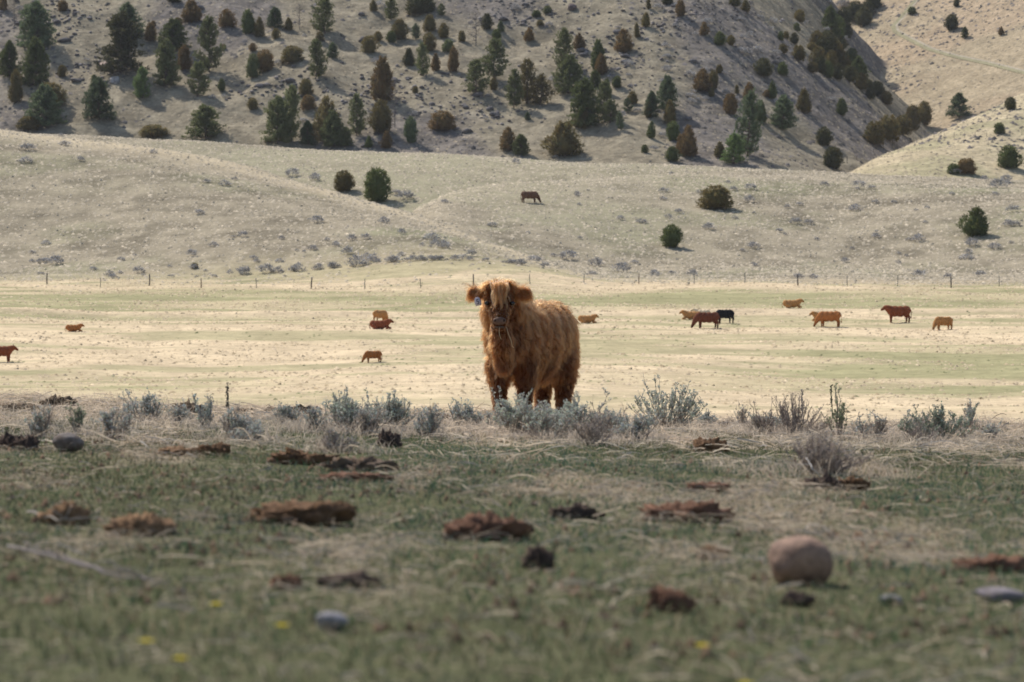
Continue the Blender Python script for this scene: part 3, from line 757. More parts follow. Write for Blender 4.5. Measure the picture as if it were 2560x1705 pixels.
for (cx, cy) in cl:
    for k in range(130):
        q = ray(cx + R.normal(0, 75), max(3, cy + R.normal(0, 26) + .0), 560, 1000, 500); xs_.append(q[0]); ys_.append(q[1])
xs_ = np.array(xs_); ys_ = np.array(ys_); n = len(xs_); v0, t0 = ICO[1]
sz = R.uniform(.15, .75, n) * R.uniform(.4, 1, n)
v = (v0[None] * R.uniform(.6, 1.3, (n, len(v0), 1)) * np.array([1, 1, .7])[None, None] * sz[:, None, None]) + np.stack([xs_, ys_, H(xs_, ys_) + .1 * sz], -1)[:, None, :]
c = np.repeat(lerp3((.12, .105, .10), (.33, .29, .27), R.random(n) ** 1.6), len(v0), 0)
link('scree', mesh_np('scree', v.reshape(-1, 3), tris=(np.arange(n)[:, None, None] * len(v0) + t0[None]).reshape(-1, 3), col=c), M_rock, kind='stuff', label='small broken rocks strewn in patches over the hillside', cat='scree')
for (px, py, w, col, lab) in [(262, 172, 40, (.42, .32, .26), 'pale pinkish boulder at the foot of the blackish spreading pine'), (288, 205, 28, (.36, .34, .33), 'pale grey boulder just below the pinkish boulder'),
                              (1430, 22, 26, (.16, .12, .11), 'dark upright boulder at the top edge right of centre')]:
    x, y, z = ray(px, py, 560, 1000); s = y / FPX * w
    m = rock_mesh(px, col, flat=.9); o = link('boulder', m, M_rock, label=lab, cat='boulder'); o.location = (x, y, z + s * .1); o.scale = (s, s, s)

# ------------------------------------------------------------------ track across the far right slope
tp = [(2300, -12), (2291, 0), (2262, 36), (2236, 64), (2240, 78), (2270, 95), (2328, 124), (2394, 142), (2467, 157), (2554, 179), (2620, 195)]
tq = np.array(tp, float); tt = np.linspace(0, len(tp) - 1, 60)
pts = np.array([ray(np.interp(a, range(len(tp)), tq[:, 0]), np.interp(a, range(len(tp)), tq[:, 1]), 600, 1300) for a in tt])
d = np.gradient(pts, axis=0); nrm = np.stack([-d[:, 1], d[:, 0]], 1); nrm /= np.linalg.norm(nrm, axis=1)[:, None] + 1e-9
rows = []; cols = []
for off, cc in ((-1.0, (.31, .285, .17)), (-.5, (.34, .30, .19)), (0, (.31, .285, .17)), (.5, (.42, .36, .27)), (1.0, (.41, .345, .25))):
    xx = pts[:, 0] + nrm[:, 0] * off; yy = pts[:, 1] + nrm[:, 1] * off
    rows.append(np.stack([xx, yy, H(xx, yy) + .12], 1)); cols.append(np.repeat(np.array([cc]), len(xx), 0))
v = np.stack(rows, 1).reshape(-1, 3); n = len(pts)
i = (np.arange(n - 1)[:, None] * 5 + np.arange(4)[None, :]).ravel(); q = np.stack([i, i + 1, i + 6, i + 5], 1)
link('track', mesh_np('track', v, quads=q, col=np.stack(cols, 1).reshape(-1, 3), smooth=True), M_ground, kind='structure', label='grassy track running across the far right slope')

# ------------------------------------------------------------------ fences
M_post = material('weathered_post', vcol=True, rough=.9, noise=.3, nscale=6)
M_wire = material('wire', base=(.25, .25, .25), rough=.5, spec=.5)
def post_mesh(h, r, col, seed):
    rr = np.random.default_rng(seed); mb = MB()
    mb.tube([(0, 0, -.3), (rr.normal(0, .01), 0, h * .5), (rr.normal(0, .02), rr.normal(0, .02), h * .97), (0, 0, h)], [r, r * .97, r * .9, r * .6], col, 7)
    me = mb.mesh('post', True); me.materials.append(M_post); return me
def fence(name, label, posts, d0, hpx, wires):
    P = []
    for (px, py, k) in posts:
        P.append(ray(px, py, d0, 900) + (k,))
    root = link(name, None, label=label, cat='fence'); root.location = P[0][:3]
    for j, (x, y, z, k) in enumerate(P):
        h = hpx * y / FPX * (1.15 if k == 2 else 1)
        me = post_mesh(h, (.042, .055, .075)[k], ((.12, .13, .13), (.15, .10, .08), (.09, .08, .075))[k], j)
        o = link('post', me, parent=root); o.location = Vector((x, y, z)) - root.location
        o.rotation_euler = (0, np.random.default_rng(j).normal(0, .03), 0)
    for w in range(wires):
        mb = MB(); f = (w + 1) / (wires + .25)
        line = [(np.array(p[:3]) + np.array([0, 0, hpx * p[1] / FPX * f]) - np.array(root.location)) for p in P]
        full = []
        for a, b in zip(line[:-1], line[1:]):
            full += [a, (a + b) / 2 - np.array([0, 0, .04])]
        full.append(line[-1])
        mb.tube(full, [.004] * len(full), (.25, .25, .25), 3)
        link('wire', mb.mesh('wire'), M_wire, parent=root)
fence('wire_fence', 'long wire fence on thin posts along the back of the pasture',
      [(-25, 709, 0), (117, 711, 2), (251, 719, 0), (373, 714, 2), (503, 720, 1), (641, 721, 0), (778, 722, 2), (912, 722, 0), (1052, 721, 0), (1184, 714, 2), (1325, 710, 0), (1460, 709, 0), (1597, 709, 1), (1735, 711, 0), (1862, 708, 0),
       (1995, 714, 2), (2118, 714, 0), (2244, 714, 0), (2378, 720, 2), (2498, 716, 0), (2640, 718, 0)], 320, 25, 4)
fence('hill_fence', 'thin wire fence climbing the pale spur at far right',
      [(1700 + a * S_, b * S_, c) for (a, b, c) in [(1145, 1118, 2), (1210, 1100, 1), (1265, 1076, 0), (1325, 1045, 0), (1395, 1025, 0), (1455, 998, 0), (1523, 975, 0), (1597, 962, 0), (1678, 948, 0), (1740, 942, 0), (1810, 948, 0), (1878, 948, 0), (1950, 945, 0), (2020, 943, 0),
                                                   (2100, 943, 0), (2170, 935, 0), (2260, 930, 0), (2340, 925, 0)]], 556, 15, 3)

# ------------------------------------------------------------------ sagebrush and stems on the edge of the bench
M_sleaf = material('sage_leaf', vcol=True, rough=.85, transl=.25, spec=.1)
M_stem = material('woody_stem', vcol=True, rough=.95, spec=.05)
BASES = []
def sage_bush(name, label, px, pyb, ptop, wpx, seed, nst=26, leafcol=(.30, .345, .30), leafy=1.0, dry=.0, group='sagebrush along the bench edge', d=None, spiky=1.0, nleaf=34):
    r = np.random.default_rng(seed)
    x, y, z = ray(px, pyb, 12, 30)
    if d: x, y = (px - 1280) / FPX * d, d; z = float(H(np.array(x), np.array(y)))
    s = y / FPX; Hh = (pyb - ptop) * s * 1.03; Wd = wpx * s * 1.4
    root = link(name, None, label=label, cat='sagebrush', group=group); root.location = (x, y, z - .01)
    st = MB(); lf = MB()
    nst = int(nst * 2.5); lobes = [(r.uniform(0, 6.28), r.uniform(.05, 1.0)) for _ in range(max(4, nst // 7))]; lobh = {}
    for k in range(nst):
        la, ls = lobes[r.integers(len(lobes))]; a = la + r.normal(0, .35); sp = min(1.05, abs(ls + r.normal(0, .16)))
        tipx = math.cos(a) * sp * Wd * .5; tipy = math.sin(a) * sp * Wd * .35
        hh = Hh * (1 - .4 * sp ** 2) * lobh.setdefault(ls, r.uniform(.55, 1.0)) * r.uniform(.75, 1.0)
        if k < 3: hh = Hh * r.uniform(.9, 1.0)
        P = [np.array([tipx * .08, tipy * .08, -.02]), np.array([tipx * .45, tipy * .45, hh * .28]), np.array([tipx * .8, tipy * .8, hh * .65]), np.array([tipx, tipy, hh])]
        T = np.linspace(0, 1, 9)[:, None]
        C = P[0] * (1 - T) ** 3 + P[1] * 3 * T * (1 - T) ** 2 + P[2] * 3 * T ** 2 * (1 - T) + P[3] * T ** 3
        C[1:-1] += r.normal(0, .004, (7, 3))
        st.tube(C, np.linspace(.0042, .0012, 9), np.array([.34, .28, .24]) * r.uniform(.7, 1.25), 4)
        isdry = r.random() < dry
        shoots = []
        for q in range(int(r.integers(3, 7))):
            i1 = int(r.integers(3, 8)); b = C[i1]; dv = r.normal(0, .6, 3); dv[2] = abs(dv[2]) * .5 + .8 * spiky; dv /= np.linalg.norm(dv)
            ln = r.uniform(.025, .075); e = b + dv * ln
            st.tube([b, (b + e) / 2 + r.normal(0, .003, 3), e], [.0016, .0012, .0008], np.array([.36, .30, .26]) * r.uniform(.7, 1.2), 3); shoots.append((b, e))
        n = int(nleaf * 1.7 * leafy * r.uniform(.6, 1.2))
        if isdry: n = int(n * .3)
        B = np.empty((n, 3))
        for q in range(n):
            if r.random() < .3:
                f = 7.99 * (1 - r.random() ** 1.3 * .35); i1 = int(f); B[q] = C[i1] + (C[i1 + 1] - C[i1]) * (f - i1)
            else:
                b, e = shoots[r.integers(len(shoots))]; f = r.uniform(.2, 1.05); B[q] = b + (e - b) * f
        D = r.normal(0, .75, (n, 3)); D[:, 2] = np.abs(D[:, 2]) * .4 + .6 * spiky; D /= np.linalg.norm(D, axis=1)[:, None]
        S = np.cross(D, r.normal(0, 1, (n, 3))); S /= np.linalg.norm(S, axis=1)[:, None] + 1e-9
        L = r.uniform(.009, .024, (n, 1)); W = r.uniform(.003, .0058, (n, 1))
        V = np.stack([B, B + D * L * .55 + S * W, B + D * L, B + D * L * .55 - S * W], 1).reshape(-1, 3)
        q = np.arange(n)[:, None] * 4
        cc = np.array(leafcol)[None, :] * r.uniform(.7, 1.3, (n, 1)) * (1 + r.normal(0, .05, (n, 3)))
        if isdry: cc = np.array([[.48, .39, .30]]) * r.uniform(.7, 1.2, (n, 1))
        if n: lf.add(V, np.concatenate([q + [0, 1, 2], q + [0, 2, 3]]), np.repeat(cc, 4, 0))
    link('stems', st.mesh('stems', True), M_stem, parent=root)
    if lf.n: link('foliage', lf.mesh('foliage'), M_sleaf, parent=root)
    BASES.append((x, y, Wd))
    return root

SG = (.52, .53, .45); SB = (.46, .47, .42); SD = (.31, .345, .265)
sage_bush('sagebrush', 'thin grey sagebrush at far left beyond the dark dung', 375, 1062, 972, 95, 1, 14, SB, .7)
sage_bush('sagebrush', 'sparse upright sagebrush sprigs left of the tall dark stalk', 520, 1075, 985, 60, 2, 9, SB, .8)
sage_bush('sagebrush', 'broad grey-green sagebrush with two crowns left of the calf, its left crown', 862, 1082, 966, 125, 3, 30, SG)
sage_bush('sagebrush', 'broad grey-green sagebrush with two crowns left of the calf, its right crown', 962, 1080, 972, 130, 4, 32, SG, dry=.1)
sage_bush('sagebrush', 'small low sagebrush just left of the calf', 1150, 1068, 1008, 80, 5, 16, SB)
sage_bush('sagebrush', 'silvery sagebrush standing in front of the calf\'s forelegs', 1290, 1092, 966, 165, 6, 40, SG, 1.15)
sage_bush('sagebrush', 'silvery sagebrush in front of the calf\'s hind legs', 1440, 1092, 978, 150, 7, 36, SG, 1.1, dry=.15)
sage_bush('sagebrush', 'low tangled half-dry sagebrush right of the calf', 1525, 1098, 1010, 110, 8, 24, SB, .7, dry=.5)
sage_bush('sagebrush', 'tall spiky silver sagebrush right of the calf', 1665, 1075, 934, 150, 9, 26, SG, 1.2)
sage_bush('sagebrush', 'short sagebrush sprigs between the spiky and the dead bush', 1765, 1072, 1022, 80, 10, 12, SB, .8)
sage_bush('sagebrush', 'faded low sagebrush on the left of the dead bush', 1915, 1088, 1030, 110, 11, 22, SB, .9, dry=.2)
sage_bush('dead_bush', 'dead tan bush with bare pale twigs at right', 1985, 1090, 975, 150, 12, 34, (.36, .31, .25), .35, dry=.85, group='bushes along the bench edge')
sage_bush('dead_bush', 'low pale leafless bush in front of the tall green stems', 2040, 1182, 1060, 200, 13, 40, (.4, .34, .28), .25, dry=.9, group='bushes along the bench edge')
sage_bush('leafy_stems', 'tall green stems beside the dead bush at right', 2100, 1095, 956, 80, 14, 6, (.30, .325, .20), .8, group='bushes along the bench edge', spiky=1.4)
sage_bush('sagebrush', 'dark green sagebrush alone at the right of the bench edge', 2355, 1110, 1005, 150, 15, 30, SD, 1.1, dry=.1)
sage_bush('sagebrush', 'tiny sagebrush sprig at the far right edge', 2480, 1105, 1062, 40, 16, 6, SB, .6)
sage_bush('leafy_stems', 'short green sprigs near the far left dung', 195, 1085, 1015, 50, 17, 7, (.30, .33, .22), .6, group='bushes along the bench edge')
sage_bush('sagebrush', 'faint low sagebrush below the two-crowned bush', 835, 1130, 1070, 90, 18, 14, (.33, .31, .28), .4, dry=.6)
sage_bush('sagebrush', 'low pale sagebrush left of the two-crowned bush', 640, 1110, 1060, 80, 19, 12, SB, .5, dry=.3)
sage_bush('sagebrush', 'twiggy half-dead sagebrush between the two crowns left of the calf', 910, 1088, 990, 120, 21, 22, SB, .5, dry=.55)
sage_bush('sagebrush', 'twiggy sagebrush between the silvery pair at the calf\'s feet', 1372, 1100, 1008, 120, 22, 20, SG, .7, dry=.4)
sage_bush('dead_bush', 'low dead bush of brown twigs right of the calf\'s hind legs', 1485, 1112, 1028, 130, 23, 22, (.36, .30, .25), .25, dry=.9, group='bushes along the bench edge')
sage_bush('dead_bush', 'spiny bare twigs rising left of the pale dead stalk', 1920, 1090, 992, 110, 24, 16, (.38, .32, .26), .2, dry=.9, group='bushes along the bench edge')
sage_bush('sagebrush', 'faded sagebrush tucked against the left crown of the broad bush', 775, 1082, 1015, 80, 25, 14, SB, .6, dry=.4)
sage_bush('dead_bush', 'tangle of pale dead twigs beneath the dark green sagebrush', 2300, 1118, 1050, 120, 26, 16, (.4, .34, .28), .2, dry=.9, group='bushes along the bench edge')
rb = np.random.default_rng(55); EXTRA = []
for k, px in enumerate([90, 270, 440, 585, 730, 1075, 1210, 1375, 1590, 1850, 2190, 2275, 2425]):
    sage_bush('sagebrush', '', px + rb.uniform(-15, 15), rb.uniform(1062, 1105), rb.uniform(1000, 1038), rb.uniform(60, 120), 400 + k, int(rb.integers(9, 17)), SB, .7, dry=rb.uniform(.1, .6))
    o = [q for q in COL.objects if q.name.startswith('sagebrush') and q.get('label') is None and q.type == 'EMPTY'][-1]; EXTRA.append((px, o))
for (px, o), w in zip(EXTRA, ['far left edge', 'left of the thin grey sagebrush', 'between the thin grey sagebrush and upright sprigs', 'beside the dark seed stalk', 'left of the two-crowned sagebrush', 'right of the two-crowned sagebrush',
                              'just left of the calf\'s forelegs', 'between the two silvery sagebrushes', 'left of the tall spiky sagebrush', 'between the spiky sagebrush and dead bush', 'right of the tall green stems', 'left of the lone dark sagebrush', 'right of the lone dark sagebrush']):
    o['label'] = 'low straggly sagebrush, ' + w
# dry twigs and old grass caught round the feet of the bushes
bx = []; by = []
for (x, y, w) in BASES:
    m = int(90 + 900 * w); bx.append(x + rb.normal(0, w * .42 + .03, m)); by.append(y + rb.normal(0, w * .3 + .03, m))
x = np.concatenate(bx); y = np.concatenate(by); n = len(x)
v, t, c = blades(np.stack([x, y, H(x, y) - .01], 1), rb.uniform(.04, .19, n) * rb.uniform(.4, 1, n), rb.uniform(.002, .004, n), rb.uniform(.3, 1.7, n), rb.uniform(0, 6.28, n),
                 lerp3((.38, .32, .27), (.74, .61, .48), rb.random(n)))
link('dry_stems', mesh_np('dry_stems', v, tris=t, col=c), M_straw, kind='stuff', label='dry twigs and old grass round the feet of the sagebrush', cat='grass')
def stalk(label, px, pyb, ptop, col, seed):
    r = np.random.default_rng(seed); x, y, z = ray(px, pyb, 12, 30); h = (pyb - ptop) * y / FPX
    root = link('seed_stalk', None, label=label, cat='plant', group='seed stalks on the bench'); root.location = (x, y, z)
    st = MB(); st.tube([(0, 0, -.02), (.01, 0, h * .4), (-.004, 0, h * .8), (.004, 0, h)], [.004, .0035, .003, .002], col, 5)
    link('stem', st.mesh('stem'), M_stem, parent=root)
    sd = MB()
    for k in range(60):
        t = r.uniform(.5, 1); v, t_ = ICO[1]; sd.add(v * r.uniform(.003, .007) + np.array([r.normal(0, .005), r.normal(0, .005), t * h]), t_, np.array(col) * r.uniform(.7, 1.3))
    link('seed_head', sd.mesh('seed_head'), M_stem, parent=root)
stalk('tall dark seed stalk rising left of the calf', 569, 1080, 955, (.17, .14, .11), 1)
stalk('dark seed stalk leaning over the green stems at right', 2078, 1070, 962, (.16, .16, .11), 2)
stalk('pale dead stalk rising from the dead bush', 2005, 1085, 972, (.36, .31, .27), 3)

# ------------------------------------------------------------------ dung, clods, stones, flowers, sticks on the bench
M_dung = material('dried_dung', vcol=True, rough=.95, spec=.1, noise=.35, nscale=18, noise2=[(.25, 60)], bump=.012, bscale=45)
def dung(label, x0, x1, y0, y1, col, seed, name='cow_pat', cat='dung', group='dried cow pats on the bench', rough=.3):
    r = np.random.default_rng(seed)
    x, y, z = ray((x0 + x1) / 2, y1, 3, 30)
    s = y / FPX; W = (x1 - x0) * s; Hh = (y1 - y0) * s
    v, t = ICO[4]; v = v.copy()
    a = np.arctan2(v[:, 1], v[:, 0])
    lob = 1 + sum(r.uniform(.04, .13) * np.sin(k * a + r.uniform(0, 6)) for k in (2, 3, 5, 7))
    n1 = fbm(v[:, 0] * 2.6 + seed, v[:, 1] * 2.6, seed, 3); n2 = fbm(v[:, 0] * 6 + v[:, 2] * 4, v[:, 1] * 6 + seed, seed + 5, 4)
    n3 = fbm(v[:, 0] * 16 + v[:, 2] * 9, v[:, 1] * 16 + v[:, 2] * 7, seed + 9, 2)
    top = v[:, 2] > 0
    zz = np.where(top, np.abs(v[:, 2]) ** .5, v[:, 2] * .3)
    crinkle = 1 + rough * (n2 - .5) * 3.0 + .4 * (n3 - .5)
    steps = np.floor(n1 * 7 + n3 * .8) / 7
    P = np.stack([v[:, 0] * lob * crinkle * W * .5, v[:, 1] * lob * crinkle * W * .42, zz * Hh * (.38 + .52 * (.5 * n1 + .5 * steps)) * (1 + 1.5 * (n2 - .5) + .9 * (n3 - .5))], 1)
    c = np.array(col)[None, :] * (.35 + .75 * n2 + .35 * n3)[:, None]
    o = link(name, mesh_np(name, P, tris=t, col=np.clip(c, 0, 1)), M_dung, label=label, cat=cat, group=group)
    o.location = (x, y + W * .3, z + .008); o.rotation_euler = (0, 0, r.uniform(-.4, .4))
BR = (.15, .086, .048); DK = (.085, .06, .048); RD = (.16, .086, .056); OR = (.23, .14, .08)
for k, (lab, a, b, c, d_, col) in enumerate([
    ('large crumbling brown cow pat left of centre, biggest on the bench', 608, 868, 1250, 1312, BR), ('reddish-brown domed cow pat below the calf', 1118, 1302, 1292, 1352, RD),
    ('long flat reddish cow pat right of the calf', 1622, 1828, 1258, 1306, RD), ('small dark flat cow pat between two reddish ones', 1382, 1492, 1264, 1300, DK),
    ('orange-brown blurred cow pat at far left', 105, 215, 1256, 1312, OR), ('orange-brown crumbly cow pat right of the far left one', 275, 412, 1284, 1342, OR),
    ('flat brown cow pat below the two-crowned sagebrush, left one', 672, 822, 1127, 1162, BR), ('flat grey-brown cow pat below the two-crowned sagebrush, right one', 825, 975, 1146, 1178, (.17, .12, .085)),
    ('low brown cow pat left of the paired flat ones', 485, 572, 1110, 1138, BR), ('thin tan cow pat beside the low brown one', 395, 485, 1118, 1140, OR),
    ('dark lump of dung in straw left of the calf', 942, 1002, 1072, 1118, DK), ('dark dung heap at the far left edge', -10, 48, 1082, 1124, DK), ('dark dung heap next to the far left edge', 40, 94, 1090, 1126, DK),
    ('curled brown cow pat below the spiky sagebrush', 1733, 1818, 1096, 1132, BR), ('dark broken cow pat below the pale leafless bush, left piece', 2025, 2105, 1186, 1228, DK), ('brown broken cow pat below the pale leafless bush, right piece', 2095, 2178, 1192, 1226, BR),
    ('faint reddish cow pat above the long flat one', 1718, 1832, 1208, 1232, RD), ('reddish crumbled cow pat left of the round rock', 1622, 1728, 1472, 1528, RD), ('small dark brown pat in front of the round rock', 1956, 2028, 1486, 1518, DK),
    ('dark upright dung lump below centre', 1318, 1382, 1368, 1424, DK), ('small brown crumb of dung left of the round rock', 1755, 1822, 1372, 1398, BR), ('dark low dung patch left of centre', 800, 952, 1438, 1474, DK),
    ('small dark dung patch beside the pale stone', 682, 752, 1440, 1478, RD), ('thin reddish strip of dung below the paired flat pats', 800, 965, 1186, 1204, RD), ('reddish patch of dung at the right edge', 2410, 2560, 1396, 1432, RD)]):
    dung(lab, a, b, c, d_, col, 200 + k)
for k, (lab, a, b, c, d_) in enumerate([
    ('earth clod on the skyline at far left', 95, 175, 990, 1022), ('low earth clod at the left edge', 0, 80, 1008, 1030), ('rounded dark earth clod right of the thin sagebrush', 430, 508, 1006, 1036),
    ('small earth clod by the dark seed stalk', 590, 628, 1020, 1038), ('long earth clod left of the two-crowned sagebrush', 665, 775, 1014, 1040), ('tiny dark clod beside the two-crowned sagebrush', 786, 802, 1015, 1034),
    ('small clod left of the calf', 1085, 1130, 1034, 1056), ('earth clod left of the lone dark sagebrush', 2148, 2215, 1060, 1088), ('small earth clod near the tall green stems', 1795, 1825, 1052, 1072)]):
    dung(lab, a, b, c, d_, (.17, .125, .085), 300 + k, 'earth_clod', 'clod', 'earth clods on the bench edge', .5)

M_stone = material('field_stone', vcol=True, rough=.85, spec=.2, noise=.25, nscale=14, noise2=[(.2, 50)], bump=.006, bscale=50)
def stone(label, x0, x1, y0, y1, col, seed, lich=None, flat=.8):
    x, y, z = ray((x0 + x1) / 2, y1, 3, 30); s = y / FPX; W = (x1 - x0) * s; Hh = (y1 - y0) * s
    r = np.random.default_rng(seed); v, t = ICO[3]; v = v.copy()
    for k in range(6):
        d = r.normal(0, 1, 3); d /= np.linalg.norm(d); lim = r.uniform(.66, .9); p = v @ d; v = v - np.maximum(p - lim, 0)[:, None] * d[None, :] * .8
    v = v * (1 + .22 * (fbm(v[:, 0] * 2 + seed, v[:, 1] * 2 + v[:, 2], seed, 3) - .5))[:, None]
    n = fbm(v[:, 0] * 3, v[:, 2] * 3 + seed, seed + 3, 3)
    c = lerp3(col, lich or tuple(q * .7 for q in col), sstep(.45, .7, n))
    o = link('stone', mesh_np('stone', v * np.array([W * .56, W * .5, Hh * .56]), tris=t, col=c, smooth=True), M_stone, label=label, cat='stone', group='stones on the bench')
    o.location = (x, y + W * .2, z + Hh * .46); o.rotation_euler = (0, r.uniform(.05, .2), r.uniform(-.2, .2))
stone('large rounded brown stone in the near grass at right', 1912, 2078, 1334, 1462, (.30, .19, .13), 4, (.19, .12, .09))
stone('pale lilac-grey stone in the near grass left of centre', 792, 868, 1530, 1576, (.30, .275, .28), 5, (.2, .185, .185))
stone('small grey stone right of the round brown one', 2200, 2258, 1486, 1512, (.2, .19, .185), 6)
stone('flat lilac stone at the right edge', 2440, 2560, 1470, 1505, (.22, .19, .195), 7, (.16, .13, .13))
stone('squat grey-brown stone at far left among dry stems', 130, 205, 1083, 1132, (.13, .095, .075), 8, (.19, .16, .14))
stone('tiny pale stone in the grass at the right edge', 2530, 2560, 1415, 1428, (.35, .35, .4), 9)

M_petal = material('yellow_petal', base=(.75, .60, .03), rough=.6, transl=.3)
M_green = material('flower_stem', base=(.1, .16, .05), rough=.8)
def flower(label, px, py, seed, s_=1.0):
    r = np.random.default_rng(seed)
    e = (py - HOR) / FPX; hgt = .05
    y = (CAMZ - hgt - .0) / e; x = (px - 1280) / FPX * y; z = float(H(np.array(x), np.array(y)))
    root = link('yellow_flower', None, label=label, cat='flower', group='yellow flowers in the near grass'); root.location = (x, y, z)
    st = MB(); st.tube([(0, 0, -.01), (.004, 0, hgt * .5), (0, 0, hgt)], [.0016, .0014, .001], (.1, .16, .05), 5)
    link('stem', st.mesh('stem'), M_green, parent=root)
    for k in range(6):
        a = k / 6 * 6.283 + r.uniform(-.1, .1); c, s = math.cos(a), math.sin(a); L = .011 * s_; W = .0045 * s_
        pm = MB(); pm.add([(0, 0, hgt), (c * L * .6 - s * W, s * L * .6 + c * W, hgt + .004), (c * L, s * L, hgt + .003), (c * L * .6 + s * W, s * L * .6 - c * W, hgt + .004)], [(0, 1, 2), (0, 2, 3)], (1, 1, 1))
        link('petal', pm.mesh('petal'), M_petal, parent=root)
    dm = MB(); v, t = ICO[1]; dm.add(v * .0035 * s_ + np.array([0, 0, hgt + .003]), t, (1, 1, 1)); link('flower_centre', dm.mesh('flower_centre'), M_petal, parent=root)
for k, (lab, px, py) in enumerate([('yellow flower just left of and below the pale lilac stone', 705, 1582), ('yellow flower at bottom left, upper of two', 366, 1630), ('yellow flower at bottom left, lower of two', 450, 1662),
                                   ('faint yellow flower up left of the lilac stone', 540, 1532), ('yellow flower at the lower centre right', 1755, 1606), ('yellow flower at the very bottom centre right', 1862, 1690)]):
    flower(lab, px, py, k, 1.3)

def stick(label, pts, rad, col, seed, name='dead_stick'):
    r = np.random.default_rng(seed); P = []
    for (px, py, lift) in pts:
        d = CAMZ - lift; y = d / ((py - HOR) / FPX); P.append(np.array([(px - 1280) / FPX * y, y, lift + float(H(np.array((px - 1280) / FPX * y), np.array(y)))]))
    P = np.array(P); o0 = P[0].copy(); T = np.linspace(0, len(P) - 1, len(P) * 4)
    C = np.stack([np.interp(T, range(len(P)), P[:, k]) for k in range(3)], 1) - o0
    C[1:-1] += r.normal(0, rad * .6, C[1:-1].shape)
    mb = MB(); mb.tube(C, np.linspace(rad, rad * .5, len(C)), col, 6)
    for k in range(3):
        i = r.integers(2, len(C) - 1); b = C[i]; mb.tube([b, b + np.array([r.normal(0, .06), r.normal(0, .06), abs(r.normal(.02, .02))])], [rad * .45, rad * .2], col, 4)
    o = link(name, mb.mesh(name, True), M_stem, label=label, cat='stick', group='dead sticks on the bench'); o.location = o0
stick('long pale grey stick lying across the far left', [(20, 1400, .02), (150, 1425, .03), (300, 1460, .02), (420, 1478, .02)], .005, (.22, .19, .175), 1)
stick('second grey stick lying under the long one', [(60, 1380, .01), (240, 1445, .015), (400, 1462, .01)], .004, (.2, .17, .16), 2)
stick('thin pale stick pointing right below the centre', [(1500, 1478, .015), (1560, 1445, .03), (1625, 1415, .05)], .004, (.5, .42, .3), 3)
stick('pale forked stick above the left dung', [(70, 1300, .02), (150, 1318, .03), (250, 1310, .03)], .004, (.3, .26, .22), 4)
stick('bare white twig standing out of the pale leafless bush', [(2060, 1180, .0), (2035, 1150, .06), (2015, 1120, .11)], .004, (.5, .46, .42), 5)
stick('thin straw stalk leaning near the crumbled pat', [(1515, 1520, .01), (1570, 1490, .02), (1600, 1476, .03)], .003, (.52, .43, .3), 6)
stick('bent dry stalk at the lower right', [(2270, 1590, .01), (2330, 1560, .04), (2350, 1540, .07)], .003, (.5, .42, .3), 7)

# ------------------------------------------------------------------ cattle
M_coat = material('cattle_coat', vcol=True, objcol=True, rough=.9, spec=.08, noise=.2, nscale=9, bump=.02, bscale=14)
M_dark = material('dark_horn', base=(.05, .04, .035), rough=.5)
def blob_mesh(name, blobs, voxel, smooth=6):
    """blobs: (centre, semi-axes, 3x3 rotation or None); union by voxel remesh -> one continuous skin"""
    vs = []; ts = []; n = 0
    v, t = ICO[3]
    for (c, a, Rm) in blobs:
        p = v * np.asarray(a)[None, :]
        if Rm is not None: p = p @ np.asarray(Rm).T
        vs.append(p + np.asarray(c)[None, :]); ts.append(t + n); n += len(v)
    me = mesh_np(name + '_src', np.concatenate(vs), tris=np.concatenate(ts))
    o = bpy.data.objects.new(name + '_src', me); COL.objects.link(o)
    m = o.modifiers.new('r', 'REMESH'); m.mode = 'VOXEL'; m.voxel_size = voxel
    m2 = o.modifiers.new('s', 'SMOOTH'); m2.factor = .5; m2.iterations = smooth
    dg = bpy.context.evaluated_depsgraph_get(); dg.update()
    out = bpy.data.meshes.new_from_object(o.evaluated_get(dg)); out.name = name
    bpy.data.objects.remove(o); bpy.data.meshes.remove(me)
    out.polygons.foreach_set('use_smooth', np.ones(len(out.polygons), bool))
    return out
def mverts(me):
    a = np.empty(len(me.vertices) * 3, np.float32); me.vertices.foreach_get('co', a); return a.reshape(-1, 3).astype(float)
def set_col(me, c):
    c = np.concatenate([c, np.ones((len(c), 1))], 1).astype(np.float32)
    me.attributes.new('Col', 'FLOAT_COLOR', 'POINT').data.foreach_set('color', c.ravel())
def chain(pts, rads, n=5, flat=1.0):
    """spheres along a polyline with tapering radius"""
    out = []
    for (a, b, ra, rb) in zip(pts[:-1], pts[1:], rads[:-1], rads[1:]):
        for k in range(n):
            f = k / n; c = np.array(a) * (1 - f) + np.array(b) * f; r = ra * (1 - f) + rb * f
            out.append((c, (r, r * flat, r), None))
    out.append((np.array(pts[-1]), (rads[-1],) * 3, None))
    return out
